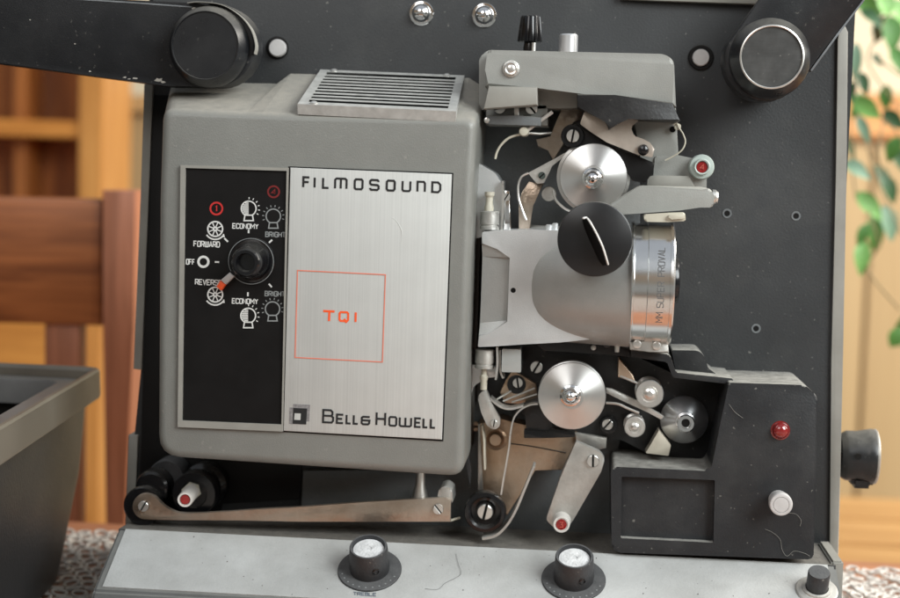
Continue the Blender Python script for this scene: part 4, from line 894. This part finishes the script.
# ---- chair behind, at the left
CW = wood('mahogany stained wood', (.42, .14, .045), (.20, .06, .02), (6, 60, 75), .35)
CWV = wood('mahogany stained post', (.48, .19, .105), (.31, .115, .06), (70, 70, 6), .35)
DC = -.36
ch = thing('chair', 'reddish brown wooden chair with a wide back rail standing behind the table', 'chair', (-.55, .5, FLOOR))
def slab(pts, d0, d1, bev=.003): return prism_bm(pts, d0, d1, bev)
mk('back_post', slab([(101.5, 190), (136, 190), (133.5, 330), (124, 545), (105, 545), (103, 330)], DC-.04, DC), CWV, ch)
mk('back_rail', slab([(-260, 192), (101, 199), (101, 326), (-260, 316)], DC-.035, DC-.008), CW, ch)
mk('lower_rail', slab([(-260, 535), (103, 548), (103, 580), (-260, 570)], DC-.035, DC-.008), CW, ch)
for x_ in (-170, -60, 44): mk('spindle', slab([(x_, 312), (x_+35, 314), (x_+34, 545), (x_, 540)], DC-.03, DC-.012, .002), CWV, ch)
mk('back_post', slab([(-290, 184), (-255, 184), (-262, 540), (-290, 540)], DC-.04, DC), CWV, ch)
pL = K(-280, 540, DC); pR = K(118, 545, DC)
mk('seat', box_bm((pL.x, -DC-.02, FLOOR+.44), (pR.x, -DC+.38, FLOOR+.47), bev=.006), CW, ch)
for x_ in (pL.x+.02, pR.x-.02):
    for y_ in (-DC+.01, -DC+.35): mk('leg', box_bm((x_-.02, y_-.02, FLOOR), (x_+.02, y_+.02, FLOOR+.44), bev=.003), CWV, ch)

# ---- pine bookcase
DB = -1.25
PINE = wood('golden pine', (.68, .30, .065), (.46, .17, .03), (5, 60, 60), .4)
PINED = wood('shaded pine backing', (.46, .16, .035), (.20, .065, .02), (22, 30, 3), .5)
PINEV = wood('golden pine upright', (.64, .31, .085), (.46, .19, .04), (60, 60, 5), .4)
bc = thing('bookcase', 'tall golden pine bookcase with open shelves at the far left', 'bookcase', (-1.2, 1.4, FLOOR))
bx0 = K(-420, 100, DB).x; bx1 = K(103, 100, DB).x; yb = -DB
mk('side_panel', box_bm((bx1-.034, yb, FLOOR), (bx1, yb+.13, .55), bev=.002), PINEV, bc)
mk('side_panel', box_bm((bx0, yb, FLOOR), (bx0+.03, yb+.13, .55), bev=.002), PINEV, bc)
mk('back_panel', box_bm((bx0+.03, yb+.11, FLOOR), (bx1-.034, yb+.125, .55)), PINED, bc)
zs = K(60, 128, DB).z
for z_ in (zs+.36, zs, zs-.25):
    mk('shelf', box_bm((bx0+.03, yb+.004, z_-.013), (bx1-.034, yb+.11, z_+.010), bev=.002), PINE, bc)
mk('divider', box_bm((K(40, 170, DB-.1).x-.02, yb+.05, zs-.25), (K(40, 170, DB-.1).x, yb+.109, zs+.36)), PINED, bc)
zd = K(60, 300, DB).z
mk('cupboard_door', box_bm((K(-180, 400, DB).x, yb-.02, FLOOR+.06), (bx1-.036, yb+.0, zd), bev=.003), PINE, bc)
mk('cupboard_door', box_bm((bx0+.03, yb-.02, FLOOR+.06), (K(-183, 400, DB).x, yb+.0, zd), bev=.003), PINE, bc)

# ---- room behind
CREAM = mat('cream plaster', (.74, .68, .52), .9, var=.04, nscale=3)
TANW = wood('pale tan veneer', (.52, .37, .19), (.46, .315, .155), (30, 30, 1.5), .5)
tag(mk('wall', box_bm((-2.6, 2.05, FLOOR-.01), (2.6, 2.15, 1.8)), CREAM), kind='structure')
tag(mk('floor', box_bm((-2.6, -1.2, FLOOR-.05), (2.6, 2.05, FLOOR-.002)), wood('floor boards', (.35, .2, .1), (.25, .13, .06), (3, 20, 3))), kind='structure')
DW = -1.75
wr_ = thing('cupboard', 'large pale tan veneered cupboard behind the plant at the right', 'cupboard', (.6, 1.8, FLOOR))
wx0 = K(730, 300, DW).x; zt_ = K(870, 140, DW).z
mk('carcass', box_bm((wx0, -DW, FLOOR), (1.7, -DW+.28, zt_), bev=.003), TANW, wr_)
mk('cornice', box_bm((wx0-.02, -DW-.03, zt_+.001), (1.72, -DW+.28, zt_+.075), bev=.006), wood('orange pine cornice', (.72, .36, .13), (.6, .27, .08), (4, 50, 50)), wr_)
for k, px in enumerate((780, 864, 948)):
    xa = K(px, 300, DW).x; mk('door', box_bm((xa+.002, -DW-.018, FLOOR+.08), (xa+(K(864, 300, DW).x-K(780, 300, DW).x)-.003, -DW-.001, zt_-.01), bev=.003), TANW, wr_)
wl = thing('cabinet', 'narrow cream and tan cabinet seen between the bookcase and the projector', 'cabinet', (-.6, 1.8, FLOOR))
zc = K(125, 113, DW).z; xa, xb = K(70, 100, DW).x, K(300, 100, DW).x
mk('carcass', box_bm((xa, -DW, FLOOR), (xb, -DW+.28, zc), bev=.003), TANW, wl)
mk('top_board', box_bm((xa-.01, -DW-.02, zc+.001), (xb, -DW+.28, zc+.03), bev=.003), wood('honey board', (.66, .43, .2), (.58, .35, .15), (4, 50, 50)), wl)
# pine bench at the right
sbz = -.40
PB = wood('honey pine bench', (.62, .36, .14), (.38, .18, .055), (2.2, 34, 30), .4)
yB0 = .66; yB1 = KZ(868, 497, sbz).y
bn = thing('bench', 'honey pine bench of horizontal boards behind the table at the right', 'bench', (.6, 1.1, FLOOR))
nb = 4
for k in range(nb):
    ya = yB0+(yB1-yB0)*k/nb; mk('board', box_bm((.16, ya+.002, sbz-.03), (1.25, ya+(yB1-yB0)/nb-.002, sbz), bev=.003), PB, bn)
for x_ in (.2, 1.2): mk('end_panel', box_bm((x_-.02, yB0+.02, FLOOR), (x_+.02, yB1-.02, sbz-.031), bev=.003), PB, bn)

# ---- houseplant
DP = -.55
LEAFC = [mat('leaf green', (.08, .22, .045), .5, var=.3, nscale=30), mat('bright leaf', (.18, .40, .10), .5, var=.25, nscale=30), mat('dark leaf', (.035, .10, .035), .5, var=.3, nscale=30), mat('bluish leaf', (.17, .29, .19), .5, var=.2, nscale=30)]
STEM = mat('plant stem', (.26, .20, .10), .6)
pt = thing('houseplant', 'trailing green houseplant with pointed leaves hanging at the right edge', 'houseplant', (.32, .42, ZTAB-.1))
def leaf(px, py, L_, w_, ang, ci, d=DP):
    L_ *= .9; w_ *= .9; s = S(d); c = K(px, py, d+random.uniform(-.10, .08)); a = R(ang+random.uniform(-15, 15))
    t = Vector((cos(a), random.uniform(-.35, .35), -sin(a))).normalized(); fn = Vector((random.uniform(-.5, .5), -1, random.uniform(-.2, .6))).normalized(); sd = t.cross(fn).normalized(); fn = sd.cross(t)
    bm = bmesh.new(); rows = []
    for i in range(9):
        u = i/8; wd = w_*s*.5*(sin(pi*u**.75))**.9*(1 if u < .98 else .1)+1e-5; p = c+t*(u-.5)*L_*s+fn*(-.18*L_*s*(u-.5)**2*2)
        rows.append([bm.verts.new(p-sd*wd+fn*wd*.35), bm.verts.new(p), bm.verts.new(p+sd*wd+fn*wd*.35)])
    for r1, r2 in zip(rows, rows[1:]): bridge(bm, r1, r2, False)
    g = bmesh.ops.solidify(bm, geom=bm.faces[:], thickness=.0003)
    mk('leaf', bm, LEAFC[ci], pt, sharp=60)
for a in ((866, 4, 50, 22, 200, 0), (884, 2, 30, 20, 250, 1), (892, 34, 46, 24, 75, 0), (880, 30, 34, 18, 110, 2), (898, 60, 34, 18, 60, 0), (872, 18, 30, 14, 40, 2), (886, 98, 30, 16, 80, 0), (864, 84, 26, 12, 60, 2), (893, 150, 30, 16, 100, 0), (856, 62, 40, 12, 95, 3), (868, 108, 34, 20, 50, 1), (857, 106, 30, 12, 95, 0), (894, 120, 32, 18, 40, 2), (864, 130, 34, 12, 75, 3),
          (850, 148, 34, 10, 85, 2), (858, 170, 34, 16, 20, 3), (883, 180, 40, 18, 55, 2), (890, 190, 36, 16, 60, 2), (870, 206, 42, 20, 60, 1), (875, 234, 50, 20, 80, 0), (889, 224, 44, 22, 65, 3), (862, 258, 40, 18, 100, 1), (896, 338, 24, 22, 100, 0), (899, 12, 30, 20, 60, 1),
          (852, 92, 26, 10, 100, 2), (878, 60, 20, 8, 60, 3), (862, 235, 26, 12, 95, 0), (900, 160, 40, 18, 70, 2), (905, 320, 30, 16, 120, 0), (915, 80, 50, 24, 80, 0), (925, 200, 50, 24, 60, 1)): leaf(*a)
for pts in (((905, -30), (880, 30), (868, 60), (885, 90), (902, 110)), ((850, 60), (858, 110), (868, 150), (882, 190), (905, 240)), ((852, 100), (870, 110), (890, 125), (910, 150)), ((884, 120), (878, 155), (888, 185)), ((868, 210), (878, 245), (868, 270), (900, 310)), ((880, 60), (900, 75), (920, 80)), ((846, 40), (856, 80), (850, 130), (856, 200))):
    mk('stem', tube_bm(catmull([K(x_, y_, DP+.02*sin(i*2+x_)) for i, (x_, y_) in enumerate(pts)]), .0008, 6), STEM, pt)
mk('main_stem', tube_bm(catmull([K(905, -30, DP), K(940, 60, DP), K(960, 200, DP), K(1080, 330, DP), K(1185, 420, DP)]), .003, 8), STEM, pt)
c = K(1190, 440, DP)
pot = mk('pot', lathe_bm(Vector((c.x, c.y, ZTAB+.0)), (0, 0, 1), [(0, 0), (.05, 0), (.062, .09), (.066, .092), (.066, .105), (.06, .105), (.058, .09), (0, .09)], 40), mat('terracotta', (.42, .16, .08), .8), pt)
st = thing('plant_stand', 'small wooden stand carrying the houseplant at the right', 'plant stand', (c.x, c.y, FLOOR))
mk('stand_top', lathe_bm(Vector((c.x, c.y, ZTAB-.025)), (0, 0, 1), [(0, 0), (.12, 0), (.12, .024), (0, .024)], 40), TW, st)
for k in range(3):
    a = R(k*120+30); mk('leg', tube_bm([Vector((c.x+.09*cos(a), c.y+.09*sin(a), ZTAB-.026)), Vector((c.x+.12*cos(a), c.y+.12*sin(a), FLOOR))], .012, 10), TW, st)
